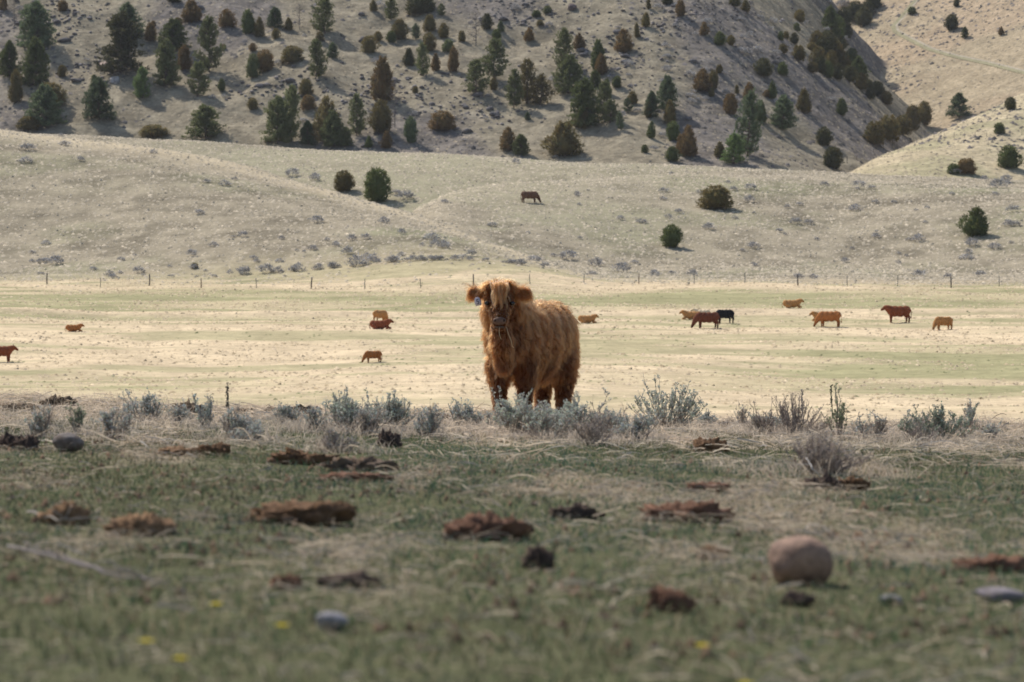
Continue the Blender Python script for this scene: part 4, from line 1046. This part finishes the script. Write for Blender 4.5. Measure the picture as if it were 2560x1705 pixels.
def cow_mesh(name, pose, shaggy=0.0):
    """facing +x, withers about 1.3 m"""
    B = []
    if pose == 'lie':
        dz = -.42
        for (x, z, sx, sy, sz) in [(.55, .92, .36, .30, .34), (.15, .86, .48, .38, .40), (-.3, .85, .48, .40, .40), (-.72, .92, .34, .32, .34)]:
            B.append(((x, 0, z + dz), (sx, sy, sz), None))
        B += chain([(.72, .25, .22), (1.02, .28, .10), (.72, .30, .07)], [.11, .085, .06])
        B += chain([(.72, -.25, .22), (.95, -.3, .10), (.62, -.34, .07)], [.11, .085, .06])
        B += chain([(-.55, .30, .30), (-.15, .5, .16), (-.5, .58, .08)], [.2, .12, .07])
        B += chain([(-.62, -.3, .3), (-.3, -.42, .14), (-.6, -.45, .08)], [.2, .12, .07])
        neck = [(.62, 0, .60), (.84, .02, .72), (.97, .03, .80)]; head = (1.0, .03, .83); nose = (1.28, .06, .66)
    else:
        for (x, z, sx, sy, sz) in [(.62, .96, .33, .28, .38), (.25, .90, .45, .35, .43), (-.2, .89, .48, .37, .43), (-.66, .97, .36, .31, .38), (-.85, 1.0, .22, .25, .30)]:
            B.append(((x, 0, z), (sx, sy, sz), None))
        for sd in (1, -1):
            st = .07 * sd
            B += chain([(.58 + st, .17 * sd, .85), (.60 + st, .17 * sd, .48), (.60 + st, .16 * sd, .06)], [.17, .105, .075])
            B += chain([(-.75 - st, .17 * sd, .95), (-.68 - st, .18 * sd, .66), (-.86 - st, .17 * sd, .45), (-.82 - st, .17 * sd, .05)], [.23, .16, .095, .078])
        if pose == 'graze':
            neck = [(.72, 0, .98), (1.0, .02, .72), (1.18, .04, .45)]; head = (1.2, .04, .40); nose = (1.36, .05, .10)
        else:
            neck = [(.68, 0, 1.04), (.92, .02, 1.14), (1.05, .03, 1.20)]; head = (1.09, .03, 1.22); nose = (1.40, .05, 1.02)
    B += chain(neck, [.31, .245, .175])
    h = np.array(head); nn = np.array(nose)
    B += chain([h, h * .5 + nn * .5, nn], [.155, .125, .10])
    # ears
    ax = (nn - h) / np.linalg.norm(nn - h)
    for sd in (1, -1):
        e = h - ax * .04 + np.array([0, sd * .19, .05]); B.append((e, (.05, .10, .04), None))
    me = blob_mesh(name, B, .045, 3)
    v = mverts(me)
    if shaggy:
        v2 = v + np.random.default_rng(3).normal(0, shaggy, v.shape); me.vertices.foreach_set('co', v2.astype(np.float32).ravel())
    c = np.ones((len(v), 3))
    top = np.clip((v[:, 2] - .2) / 1.0, 0, 1)
    dn = np.linalg.norm(v - nn[None, :], axis=1)
    c *= (1 - .35 * np.exp(-(dn / .22) ** 2))[:, None]
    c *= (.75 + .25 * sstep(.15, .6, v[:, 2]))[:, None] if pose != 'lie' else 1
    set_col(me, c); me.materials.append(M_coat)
    tm = MB()
    if pose == 'lie': tp_ = [(-1.02, 0, .55), (-1.12, .08, .35), (-1.05, .2, .08)]
    else: tp_ = [(-1.0, 0, 1.18), (-1.1, .02, 1.0), (-1.13, .04, .7), (-1.1, .05, .42)]
    tm.tube(tp_, [.045, .035, .03, .025][:len(tp_)], (1, 1, 1), 6)
    v_, t_ = ICO[1]; tm.add(v_ * np.array([.05, .05, .13]) + np.array(tp_[-1]), t_, (.7, .7, .7))
    tail = tm.mesh(name + '_tail', True); tail.materials.append(M_coat)
    hm = {}
    hn = MB()
    for sd in (1, -1):
        b = h - ax * .08 + np.array([0, sd * .10, .10])
        hn.tube([b, b + np.array([0, sd * .16, .05]), b + np.array([.04, sd * .26, .16])], [.03, .022, .006], (1, 1, 1), 6)
    horns = hn.mesh(name + '_horns', True); horns.materials.append(M_dark)
    return me, tail, horns
COWS = {p: cow_mesh('cow_' + p, p, .006) for p in ('stand', 'graze', 'lie')}
COWS['shag'] = cow_mesh('cow_shag', 'graze', .02)
CC = {'red': (.235, .07, .032), 'dark': (.15, .05, .028), 'orange': (.40, .155, .05), 'tan': (.50, .245, .09), 'cream': (.75, .60, .40), 'black': (.02, .019, .022), 'brown': (.16, .085, .055)}
def cow(label, pose, px0, px1, pyb, col, facing, yaw=0.0, horns=False, d0=150.0, wfull=None, tail_up=0):
    x, y, z = ray((px0 + px1) / 2, pyb, d0, 900)
    root = link('cow', None, label=label, cat='cow', group='cattle grazing and resting on the pasture'); root.location = (x, y, z - .01)
    L = (wfull or (px1 - px0)) * y / FPX
    nat = {'stand': 2.55, 'graze': 2.4, 'shag': 2.4, 'lie': 2.5}[pose]
    s = L / nat; root.scale = (s, s * 1.1, s * (1.08 if pose != 'lie' else 1.08))
    root.rotation_euler = (0, 0, (0 if facing == 'R' else math.pi) + yaw)
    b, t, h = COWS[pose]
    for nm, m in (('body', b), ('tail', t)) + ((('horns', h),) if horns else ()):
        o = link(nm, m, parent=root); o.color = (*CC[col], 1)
cow('dark red cow standing at the left edge, only its front showing', 'stand', -32, 40, 905, 'red', 'R', .2, True)
cow('tan cow lying alone at far left of the pasture', 'lie', 160, 209, 829, 'orange', 'R', .1)
cow('tan cow grazing behind the lying red cow, pale rump showing', 'graze', 930, 972, 806, 'tan', 'R', .9, wfull=52)
cow('red-brown cow lying in front of the tan one, left of the calf', 'lie', 919, 982, 823, 'red', 'R', -.1)
cow('shaggy orange young cow grazing by itself left of the calf', 'shag', 908, 957, 906, 'orange', 'L', .25)
cow('tan cow lying half hidden behind the calf\'s rump', 'lie', 1440, 1496, 808, 'tan', 'R', .2)
cow('tan cow lying at the left of the black cow group, head raised', 'lie', 1700, 1758, 799, 'tan', 'L', .1)
cow('cream-coloured cow lying behind the grazing red-brown cow', 'lie', 1728, 1780, 792, 'cream', 'L', -.2)
cow('black cow standing head down behind the red-brown cow', 'graze', 1786, 1837, 808, 'black', 'L', .5, wfull=58)
cow('dark red-brown cow grazing in front of the black cow', 'graze', 1733, 1802, 821, 'dark', 'L', .1)
cow('orange-tan cow lying high on the green strip', 'lie', 1952, 2009, 770, 'tan', 'R', .15)
cow('dark-faced tan cow resting behind the orange grazing cow', 'lie', 2025, 2085, 803, 'tan', 'L', .1)
cow('orange cow grazing with its tail swung out at right', 'graze', 2040, 2106, 817, 'orange', 'L', -.15)
cow('red cow standing with head up at right', 'stand', 2207, 2283, 807, 'red', 'L', .1)
cow('shaggy tan cow grazing at the right end of the herd', 'shag', 2333, 2384, 825, 'tan', 'L', .45, True, wfull=56)
cow('lone dark brown cow grazing high on the knoll', 'graze', 1300, 1349, 507, 'brown', 'R', .15, d0=352.0)

# ------------------------------------------------------------------ the calf
CO = np.array([0.0, 25.0, 0.0])
A0 = np.array([-.03, -.28]); B0 = np.array([.36, .74]); AX = (B0 - A0) / np.linalg.norm(B0 - A0); LT = np.array([AX[1], -AX[0]]); LEN = np.linalg.norm(B0 - A0)
RB = np.array([[LT[0], AX[0], 0], [LT[1], AX[1], 0], [0, 0, 1]])       # local (lateral, along body, up)
def bp(t, lat, z): p = A0 + AX * LEN * t + LT * lat; return np.array([p[0], p[1], z])
bl = []
for (t, z, a, b, c) in [(-.02, .66, .175, .17, .23), (.12, .645, .205, .22, .275), (.32, .625, .22, .26, .32), (.52, .615, .235, .27, .33), (.72, .625, .23, .26, .33), (.90, .65, .21, .22, .31), (1.0, .65, .185, .18, .27)]:
    bl.append((bp(t, 0, z), (a, b, c), RB))
for sd in (1, -1):
    bl.append((bp(.12, .105 * sd, .60), (.095, .14, .19), RB)); bl.append((bp(.93, .115 * sd, .52), (.095, .17, .25), RB))
    o = .04 * sd
    bl += chain([bp(.08 + o, .105 * sd, .44), bp(.08 + o, .098 * sd, .27), bp(.09 + o, .095 * sd, .05)], [.092, .064, .05])
    bl += chain([bp(.90 - o * 1.6, .12 * sd, .45), bp(.98 - o * 1.6, .12 * sd, .30), bp(.95 - o * 1.6, .12 * sd, .05)], [.13, .08, .056])
bl += chain([(-.01, -.12, .80), (-.06, -.34, .86), (-.095, -.52, .94)], [.20, .165, .13])
bl += chain([(-.09, -.58, .74), (-.08, -.56, .58), (-.07, -.50, .43)], [.085, .08, .062])
HX = -.099
bl += [((HX, -.585, .99), (.125, .11, .105), None), ((HX, -.66, .925), (.112, .09, .10), None), ((HX, -.715, .86), (.088, .085, .095), None), ((HX, -.765, .805), (.069, .075, .066), None),
       ((HX, -.69, .80), (.075, .10, .075), None), ((HX, -.765, .745), (.052, .06, .04), None), ((HX, -.795, .785), (.062, .05, .045), None)]
for sd in (1, -1):
    bl += [((HX + .15 * sd, -.565, 1.01), (.06, .03, .042), None), ((HX + .19 * sd, -.57, 1.015), (.055, .022, .045), None)]
calf_me = blob_mesh('calf_skin', bl, .014, 5)
cv = mverts(calf_me)
GING = np.array([.142, .042, .0098])
set_col(calf_me, np.repeat(GING[None, :] * .55, len(cv), 0))
M_skin = material('calf_skin', vcol=True, rough=.9, spec=.1)
calf_me.materials.append(M_skin)
calf = link('calf', None, label='shaggy ginger calf standing on the bench, facing the camera', cat='calf'); calf.location = CO
link('body', calf_me, parent=calf)
def front_y(x, z):
    d = np.hypot(cv[:, 0] - x, cv[:, 2] - z) < .016
    return cv[d, 1].min() if d.any() else -.7
M_eye = material('eye', base=(.012, .008, .006), rough=.08, spec=.6)
M_nose = material('muzzle_skin', base=(.15, .09, .065), rough=.7, spec=.12, noise=.2, nscale=60)
M_hole = material('nostril', base=(.02, .012, .01), rough=.8)
M_hoof = material('hoof', base=(.06, .05, .045), rough=.6)
def ell(name, c, a, mat, rot=None, sub=2):
    v, t = ICO[sub]; p = v * np.asarray(a)[None, :]
    if rot is not None: p = p @ np.asarray(rot).T
    me = mesh_np(name, p, tris=t, smooth=True); o = link(name, me, mat, parent=calf); o.location = c; return o
for sd in (1, -1):
    ex = HX + .102 * sd; ez = .93
    ell('eye', (ex, front_y(ex, ez) - .012, ez), (.021, .016, .0175), M_eye)
    nx = HX + .034 * sd; nz_ = .79
    ell('nostril', (nx, front_y(nx, nz_) - .006, nz_), (.010, .008, .013), M_hole, sub=1)
ny = front_y(HX, .79)
ell('nose', (HX, ny + .012, .787), (.056, .024, .034), M_nose)
ell('lower_lip', (HX, front_y(HX, .735) + .006, .738), (.04, .02, .012), material('lip', base=(.11, .075, .055), rough=.6))
for (t, lat) in ((.09 + .04, .095), (.09 - .04, -.095), (.95 - .064, .12), (.95 + .064, -.12)):
    p = bp(t, lat, .02); ell('hoof', p, (.052, .06, .04), M_hoof)
for sd in (1, -1):
    ell('inner_ear', (HX + .195 * sd, -.598, 1.005), (.036, .012, .034), material('inner_ear', base=(.06, .026, .012), rough=.95))
# ear tag with its number
M_tag = material('ear_tag', base=(.62, .58, .66), rough=.4, spec=.4)
M_ink = material('tag_ink', base=(.04, .04, .06), rough=.6)
tg = MB()
pr = [(-.022, -.034), (.022, -.034), (.027, -.005), (.02, .026), (.006, .036), (-.006, .036), (-.02, .026), (-.027, -.005)]
nv = len(pr); V = [(x, 0, z) for x, z in pr] + [(x, .004, z) for x, z in pr]
T = [(0, i, i + 1) for i in range(1, nv - 1)] + [(nv, nv + i + 1, nv + i) for i in range(1, nv - 1)]
for i in range(nv): j = (i + 1) % nv; T += [(i, nv + i, nv + j), (i, nv + j, j)]
tg.add(V, T, (1, 1, 1))
tag = link('ear_tag', tg.mesh('ear_tag'), M_tag, parent=calf); tag.location = (-.275, -.665, .945); tag.rotation_euler = (.1, -.25, -.1)
fc = bpy.data.curves.new('tag_number', 'FONT'); fc.body = '5'; fc.size = .058; fc.align_x = 'CENTER'; fc.align_y = 'CENTER'; fc.extrude = .0005; fc.materials.append(M_ink)
fo0 = bpy.data.objects.new('tag_number_src', fc); COL.objects.link(fo0)
dg = bpy.context.evaluated_depsgraph_get(); dg.update(); tm_ = bpy.data.meshes.new_from_object(fo0.evaluated_get(dg)); bpy.data.objects.remove(fo0); bpy.data.curves.remove(fc)
fo = bpy.data.objects.new('tag_number', tm_); COL.objects.link(fo); fo.parent = tag; fo.location = (0, -.0015, -.004); fo.rotation_euler = (math.radians(90), 0, 0)

# coat of hair
M_hair = bpy.data.materials.new('calf_hair'); M_hair.use_nodes = True
hn_ = M_hair.node_tree; hn_.nodes.remove(hn_.nodes['Principled BSDF'])
hb = hn_.nodes.new('ShaderNodeBsdfHairPrincipled'); hb.model = 'CHIANG'; hb.parametrization = 'COLOR'
ha = hn_.nodes.new('ShaderNodeAttribute'); ha.attribute_name = 'Col'
hn_.links.new(ha.outputs['Color'], hb.inputs['Color']); hb.inputs['Roughness'].default_value = .45; hb.inputs['Radial Roughness'].default_value = .55
hn_.links.new(hb.outputs[0], hn_.nodes['Material Output'].inputs['Surface'])
RH = np.random.default_rng(9)
def surf_sample(n, wfun):
    me = calf_me; me.calc_loop_triangles()
    tri = np.empty(len(me.loop_triangles) * 3, np.int32); me.loop_triangles.foreach_get('vertices', tri); tri = tri.reshape(-1, 3)
    a, b, c = cv[tri[:, 0]], cv[tri[:, 1]], cv[tri[:, 2]]
    cr = np.cross(b - a, c - a); ar = np.linalg.norm(cr, axis=1); w = ar * wfun((a + b + c) / 3); w /= w.sum()
    k = RH.choice(len(tri), n, p=w); u = RH.random(n); v = RH.random(n); f = u + v > 1; u[f] = 1 - u[f]; v[f] = 1 - v[f]
    vn = np.empty(len(me.vertices) * 3, np.float32); me.vertices.foreach_get('normal', vn); vn = vn.reshape(-1, 3).astype(float)
    P = a[k] + u[:, None] * (b - a)[k] + v[:, None] * (c - a)[k]
    Nn = vn[tri[k, 0]] * (1 - u - v)[:, None] + vn[tri[k, 1]] * u[:, None] + vn[tri[k, 2]] * v[:, None]
    return P, Nn / (np.linalg.norm(Nn, axis=1)[:, None] + 1e-9)
def is_head(P): return sstep(-.46, -.54, P[:, 1]) * sstep(.66, .74, P[:, 2])
def hair_obj(name, pos, rad0, col, label=None):
    n, K, _ = pos.shape
    cu = bpy.data.hair_curves.new(name); cu.add_curves([K] * n)
    at = cu.attributes.get('position') or cu.attributes.new('position', 'FLOAT_VECTOR', 'POINT')
    at.data.foreach_set('vector', pos.astype(np.float32).ravel())
    r = (rad0[:, None] * np.linspace(1, .25, K)[None, :]).astype(np.float32)
    ra = cu.attributes.get('radius') or cu.attributes.new('radius', 'FLOAT', 'POINT'); ra.data.foreach_set('value', r.ravel())
    ca = cu.attributes.new('Col', 'FLOAT_COLOR', 'POINT'); cc = np.repeat(np.concatenate([col, np.ones((n, 1))], 1)[:, None, :], K, 1)
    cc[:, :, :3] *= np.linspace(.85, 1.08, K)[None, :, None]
    ca.data.foreach_set('color', np.clip(cc, 0, 1).astype(np.float32).ravel())
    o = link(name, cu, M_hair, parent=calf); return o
def grow(P, Nn, L, flow, lift, grav, wig, clump_n, clump, K=6, jit=.45):
    n = len(P)
    T = flow - (flow * Nn).sum(1)[:, None] * Nn; T /= np.linalg.norm(T, axis=1)[:, None] + 1e-6
    T = T + RH.normal(0, jit, T.shape)
    s = np.linspace(0, 1, K)[None, :, None]
    pos = P[:, None, :] + L[:, None, None] * (Nn[:, None, :] * lift[:, None, None] * (s * (1.15 - .5 * s)) + T[:, None, :] * (.35 * s + .55 * s * s))
    pos[:, :, 2] -= (L * grav)[:, None] * s[:, :, 0] ** 2
    pos[:, 1:, :] += np.cumsum(RH.normal(0, 1, (n, K - 1, 3)), 1) * (wig * L)[:, None, None]
    if clump_n:
        ci = RH.choice(n, clump_n, replace=False); near = np.empty(n, int)
        from mathutils import kdtree
        kd = kdtree.KDTree(clump_n)
        for j, q in enumerate(ci): kd.insert(P[q], j)
        kd.balance()
        for j in range(n): near[j] = kd.find(P[j])[1]
        off = P - P[ci[near]]
        tgt = pos[ci[near]] + off[:, None, :] * .25
        w = clump * s ** 1.1
        pos = pos * (1 - w) + tgt * w
    return pos
def dens(P):
    muz = np.exp(-(((P[:, 0] - HX) / .075) ** 2 + ((P[:, 1] + .80) / .06) ** 2 + ((P[:, 2] - .775) / .05) ** 2))
    return np.clip(1 - 1.2 * muz, 0, 1) * (1 + .8 * is_head(P))
NH = 105000
P, Nn = surf_sample(NH, dens)
hd = is_head(P)
leg = sstep(.34, .22, P[:, 2])
L = .040 + .0 * hd + .010 * sstep(.6, .9, P[:, 2])
L = L * (1 - .72 * hd) * (1 - .45 * leg) + .012 * sstep(.42, .32, P[:, 2]) * (1 - leg)
muzd = np.sqrt((P[:, 0] - HX) ** 2 + (P[:, 1] + .8) ** 2 + (P[:, 2] - .775) ** 2)
L = np.where(hd > .3, np.minimum(L, .006 + .09 * np.clip(muzd - .06, 0, 1)), L)
poll = hd * sstep(.98, 1.04, P[:, 2]); L = L + .03 * poll
ear = sstep(.13, .16, np.abs(P[:, 0] - HX)) * hd * sstep(.93, .96, P[:, 2]); L = L + .03 * ear
eye_d = np.minimum(np.linalg.norm(P - np.array([HX + .102, -.70, .93]), axis=1), np.linalg.norm(P - np.array([HX - .102, -.70, .93]), axis=1))
L = np.where(eye_d < .05, L * .2, L)
L = L * RH.uniform(.65, 1.2, NH)
back = np.array([AX[0], AX[1], 0])
flow = np.repeat((back * .75 + np.array([0, 0, -1.0]))[None, :], NH, 0)
swirl = fbm(P[:, 0] * 5 + P[:, 1] * 3, P[:, 2] * 5, 90, 2) - .5
flow += back[None, :] * (swirl * 2.4)[:, None]
facef = np.stack([(P[:, 0] - HX) * 2.0, np.full(NH, -.45), np.full(NH, -.8)], 1)
flow = flow * (1 - hd)[:, None] + facef * hd[:, None]
lift = (.85 - .5 * hd) * RH.uniform(.6, 1.3, NH)
pos = grow(P, Nn, L, flow, lift, .25 * (1 - hd), .07, 4800, .6)
tone = (.5 + 1.0 * fbm(P[:, 0] * 14 + 3, P[:, 2] * 14 + P[:, 1] * 9, 91, 3)) * RH.uniform(.75, 1.25, NH)
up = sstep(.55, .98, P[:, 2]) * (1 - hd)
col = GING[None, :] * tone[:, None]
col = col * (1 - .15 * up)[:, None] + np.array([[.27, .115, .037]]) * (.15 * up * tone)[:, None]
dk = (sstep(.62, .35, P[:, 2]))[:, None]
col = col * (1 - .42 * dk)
col = np.where((hd > .5)[:, None], col * np.array([[.85, .82, .8]]), col)
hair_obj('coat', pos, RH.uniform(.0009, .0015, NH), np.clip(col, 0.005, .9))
# long fringe over the forehead, parted to both sides
def lock_obj(name, root, end, bow, rad, colr, nlock, jit):
    """locks of hair: each strand follows a bowed path from root to end, gathered into wavy locks"""
    n = len(root); K = 9; s = np.linspace(0, 1, K)
    cid = RH.choice(n, nlock, replace=False)
    near = np.argmin(((root[:, None, :] - root[None, cid, :]) ** 2).sum(2) + ((end[:, None, :] - end[None, cid, :]) ** 2).sum(2) * .6, axis=1)
    pos = root[:, None, :] * (1 - s)[None, :, None] + end[:, None, :] * s[None, :, None] + bow[:, None, :] * np.sin(np.pi * s ** .8)[None, :, None]
    ph = RH.uniform(0, 6.28, nlock)[near]; fr = RH.uniform(5, 10, nlock)[near]; am = RH.uniform(.005, .02, nlock)[near]
    tgt = pos[cid[near]] + ((root - root[cid[near]]) * .45)[:, None, :]
    w = (.93 * s ** .6)[None, :, None]
    pos = pos * (1 - w) + tgt * w
    pos[:, :, 0] += am[:, None] * np.sin(fr[:, None] * s[None, :] + ph[:, None]) * s[None, :]
    pos[:, :, 2] += .5 * am[:, None] * np.cos(fr[:, None] * s[None, :] * .8 + ph[:, None]) * s[None, :]
    pos[:, 1:, :] += np.cumsum(RH.normal(0, jit, (n, K - 1, 3)), 1)
    tone = RH.uniform(.55, 1.35, nlock)[near] * RH.uniform(.85, 1.15, n)
    hair_obj(name, pos, np.full(n, rad) * RH.uniform(.7, 1.2, n), np.clip(np.array([colr]) * tone[:, None], 0, .9))
# long fringe hanging over the forehead, narrow enough to leave the eyes free
NF = 560
xo = np.clip(RH.normal(0, .034, NF), -.068, .068)
root = np.stack([HX + xo, -.585 - RH.random(NF) * .06, 1.085 - 1.6 * xo ** 2 + RH.normal(0, .008, NF)], 1)
dn = RH.uniform(.06, .215, NF) * (1 - .5 * sstep(.045, .085, np.abs(xo)))
end = np.stack([HX + xo * .95 + RH.normal(0, .008, NF), -.665 - .62 * dn - RH.random(NF) * .02, root[:, 2] - dn], 1)
bow = np.stack([xo * .1, np.full(NF, -.045), .028 + .02 * RH.random(NF)], 1)
lock_obj('fringe', root, end, bow, .0013, (.26, .098, .029), 30, .0012)
# mop of hair swept from the crown out over the ears
NS = 2400; sd = np.where(RH.random(NS) < .5, 1, -1)
root = np.stack([HX + sd * np.abs(RH.normal(0, .045, NS)), -.55 - RH.random(NS) * .08, 1.085 + RH.normal(0, .010, NS)], 1)
rch = RH.uniform(.07, .165, NS)
end = np.stack([HX + sd * rch, -.60 - RH.random(NS) * .07, 1.085 - RH.uniform(.0, .12, NS) - .25 * np.clip(rch - .12, 0, 1)], 1)
bow = np.stack([sd * .01, np.full(NS, -.03) * RH.random(NS), .006 + .022 * RH.random(NS)], 1)
lock_obj('crown_hair', root, end, bow, .0012, (.175, .058, .0145), 80, .0028)
# wisps standing up on the crown
NW = 320
root = np.stack([HX + RH.normal(0, .05, NW), -.57 + RH.normal(0, .02, NW), np.full(NW, 1.085)], 1)
end = root + np.stack([RH.normal(0, .025, NW), RH.normal(-.01, .02, NW), RH.uniform(.02, .06, NW)], 1)
lock_obj('crown_wisps', root, end, np.zeros((NW, 3)), .0010, (.27, .11, .035), 40, .002)
# hair hanging from the ears
NE = 1700; sd = np.where(RH.random(NE) < .5, 1, -1); ex = RH.uniform(.09, .235, NE)
root = np.stack([HX + sd * ex, np.full(NE, -.575) - RH.random(NE) * .02, 1.045 + RH.normal(0, .012, NE) - .1 * (ex - .16)], 1)
Le = RH.uniform(.05, .13, NE) * (1.1 - 2.2 * np.clip(ex - .19, 0, 1)); pe = np.empty((NE, 6, 3)); s = np.linspace(0, 1, 6)
pe[:, :, 0] = root[:, :1] + sd[:, None] * (Le * .35)[:, None] * s[None, :]
pe[:, :, 1] = root[:, 1:2] - .03 * np.sin(s * 2.2)[None, :]
pe[:, :, 2] = root[:, 2:] + Le[:, None] * (.25 * s - 1.0 * s ** 1.8)[None, :]
pe[:, 1:, :] += np.cumsum(RH.normal(0, .002, (NE, 5, 3)), 1)
tone = RH.uniform(.55, 1.2, NE)
hair_obj('ear_hair', pe, RH.uniform(.0009, .0015, NE), np.clip(np.array([[.19, .065, .017]]) * tone[:, None], 0, .9))

# straws held in its mouth
for k, (lab, pts) in enumerate([('short straw hanging from the calf\'s mouth, left one', [(HX + .0, -.835, .735), (HX - .004, -.86, .70), (HX + .004, -.862, .665), (HX + .014, -.86, .64)]),
                                ('long bent straw hanging from the calf\'s mouth, right one', [(HX + .055, -.815, .74), (HX + .068, -.845, .69), (HX + .092, -.85, .63), (HX + .10, -.85, .585), (HX + .115, -.85, .575)])]):
    mb = MB(); mb.tube([np.array(q) + CO for q in pts], [.0028] * len(pts), (.62, .52, .34), 5)
    o = link('grass_stem', mb.mesh('grass_stem', True), M_straw, label=lab, cat='straw')

# ------------------------------------------------------------------ thin dry-country haze between the camera and the far hill
M_haze = bpy.data.materials.new('haze'); M_haze.use_nodes = True
hz = M_haze.node_tree; hz.nodes.remove(hz.nodes['Principled BSDF'])
pv = hz.nodes.new('ShaderNodeVolumePrincipled'); pv.inputs['Color'].default_value = (.86, .89, .95, 1); pv.inputs['Density'].default_value = .00005; pv.inputs['Anisotropy'].default_value = .2
hz.links.new(pv.outputs[0], hz.nodes['Material Output'].inputs['Volume'])
v = np.array([(x, y, z) for x in (-2600, 2600) for y in (-80, 1560) for z in (-12, 330)], float)
bq = [(0, 1, 3, 2), (4, 6, 7, 5), (0, 4, 5, 1), (2, 3, 7, 6), (0, 2, 6, 4), (1, 5, 7, 3)]
link('haze', mesh_np('haze', v, quads=bq), M_haze, kind='stuff', label='thin pale haze over the valley', cat='haze')
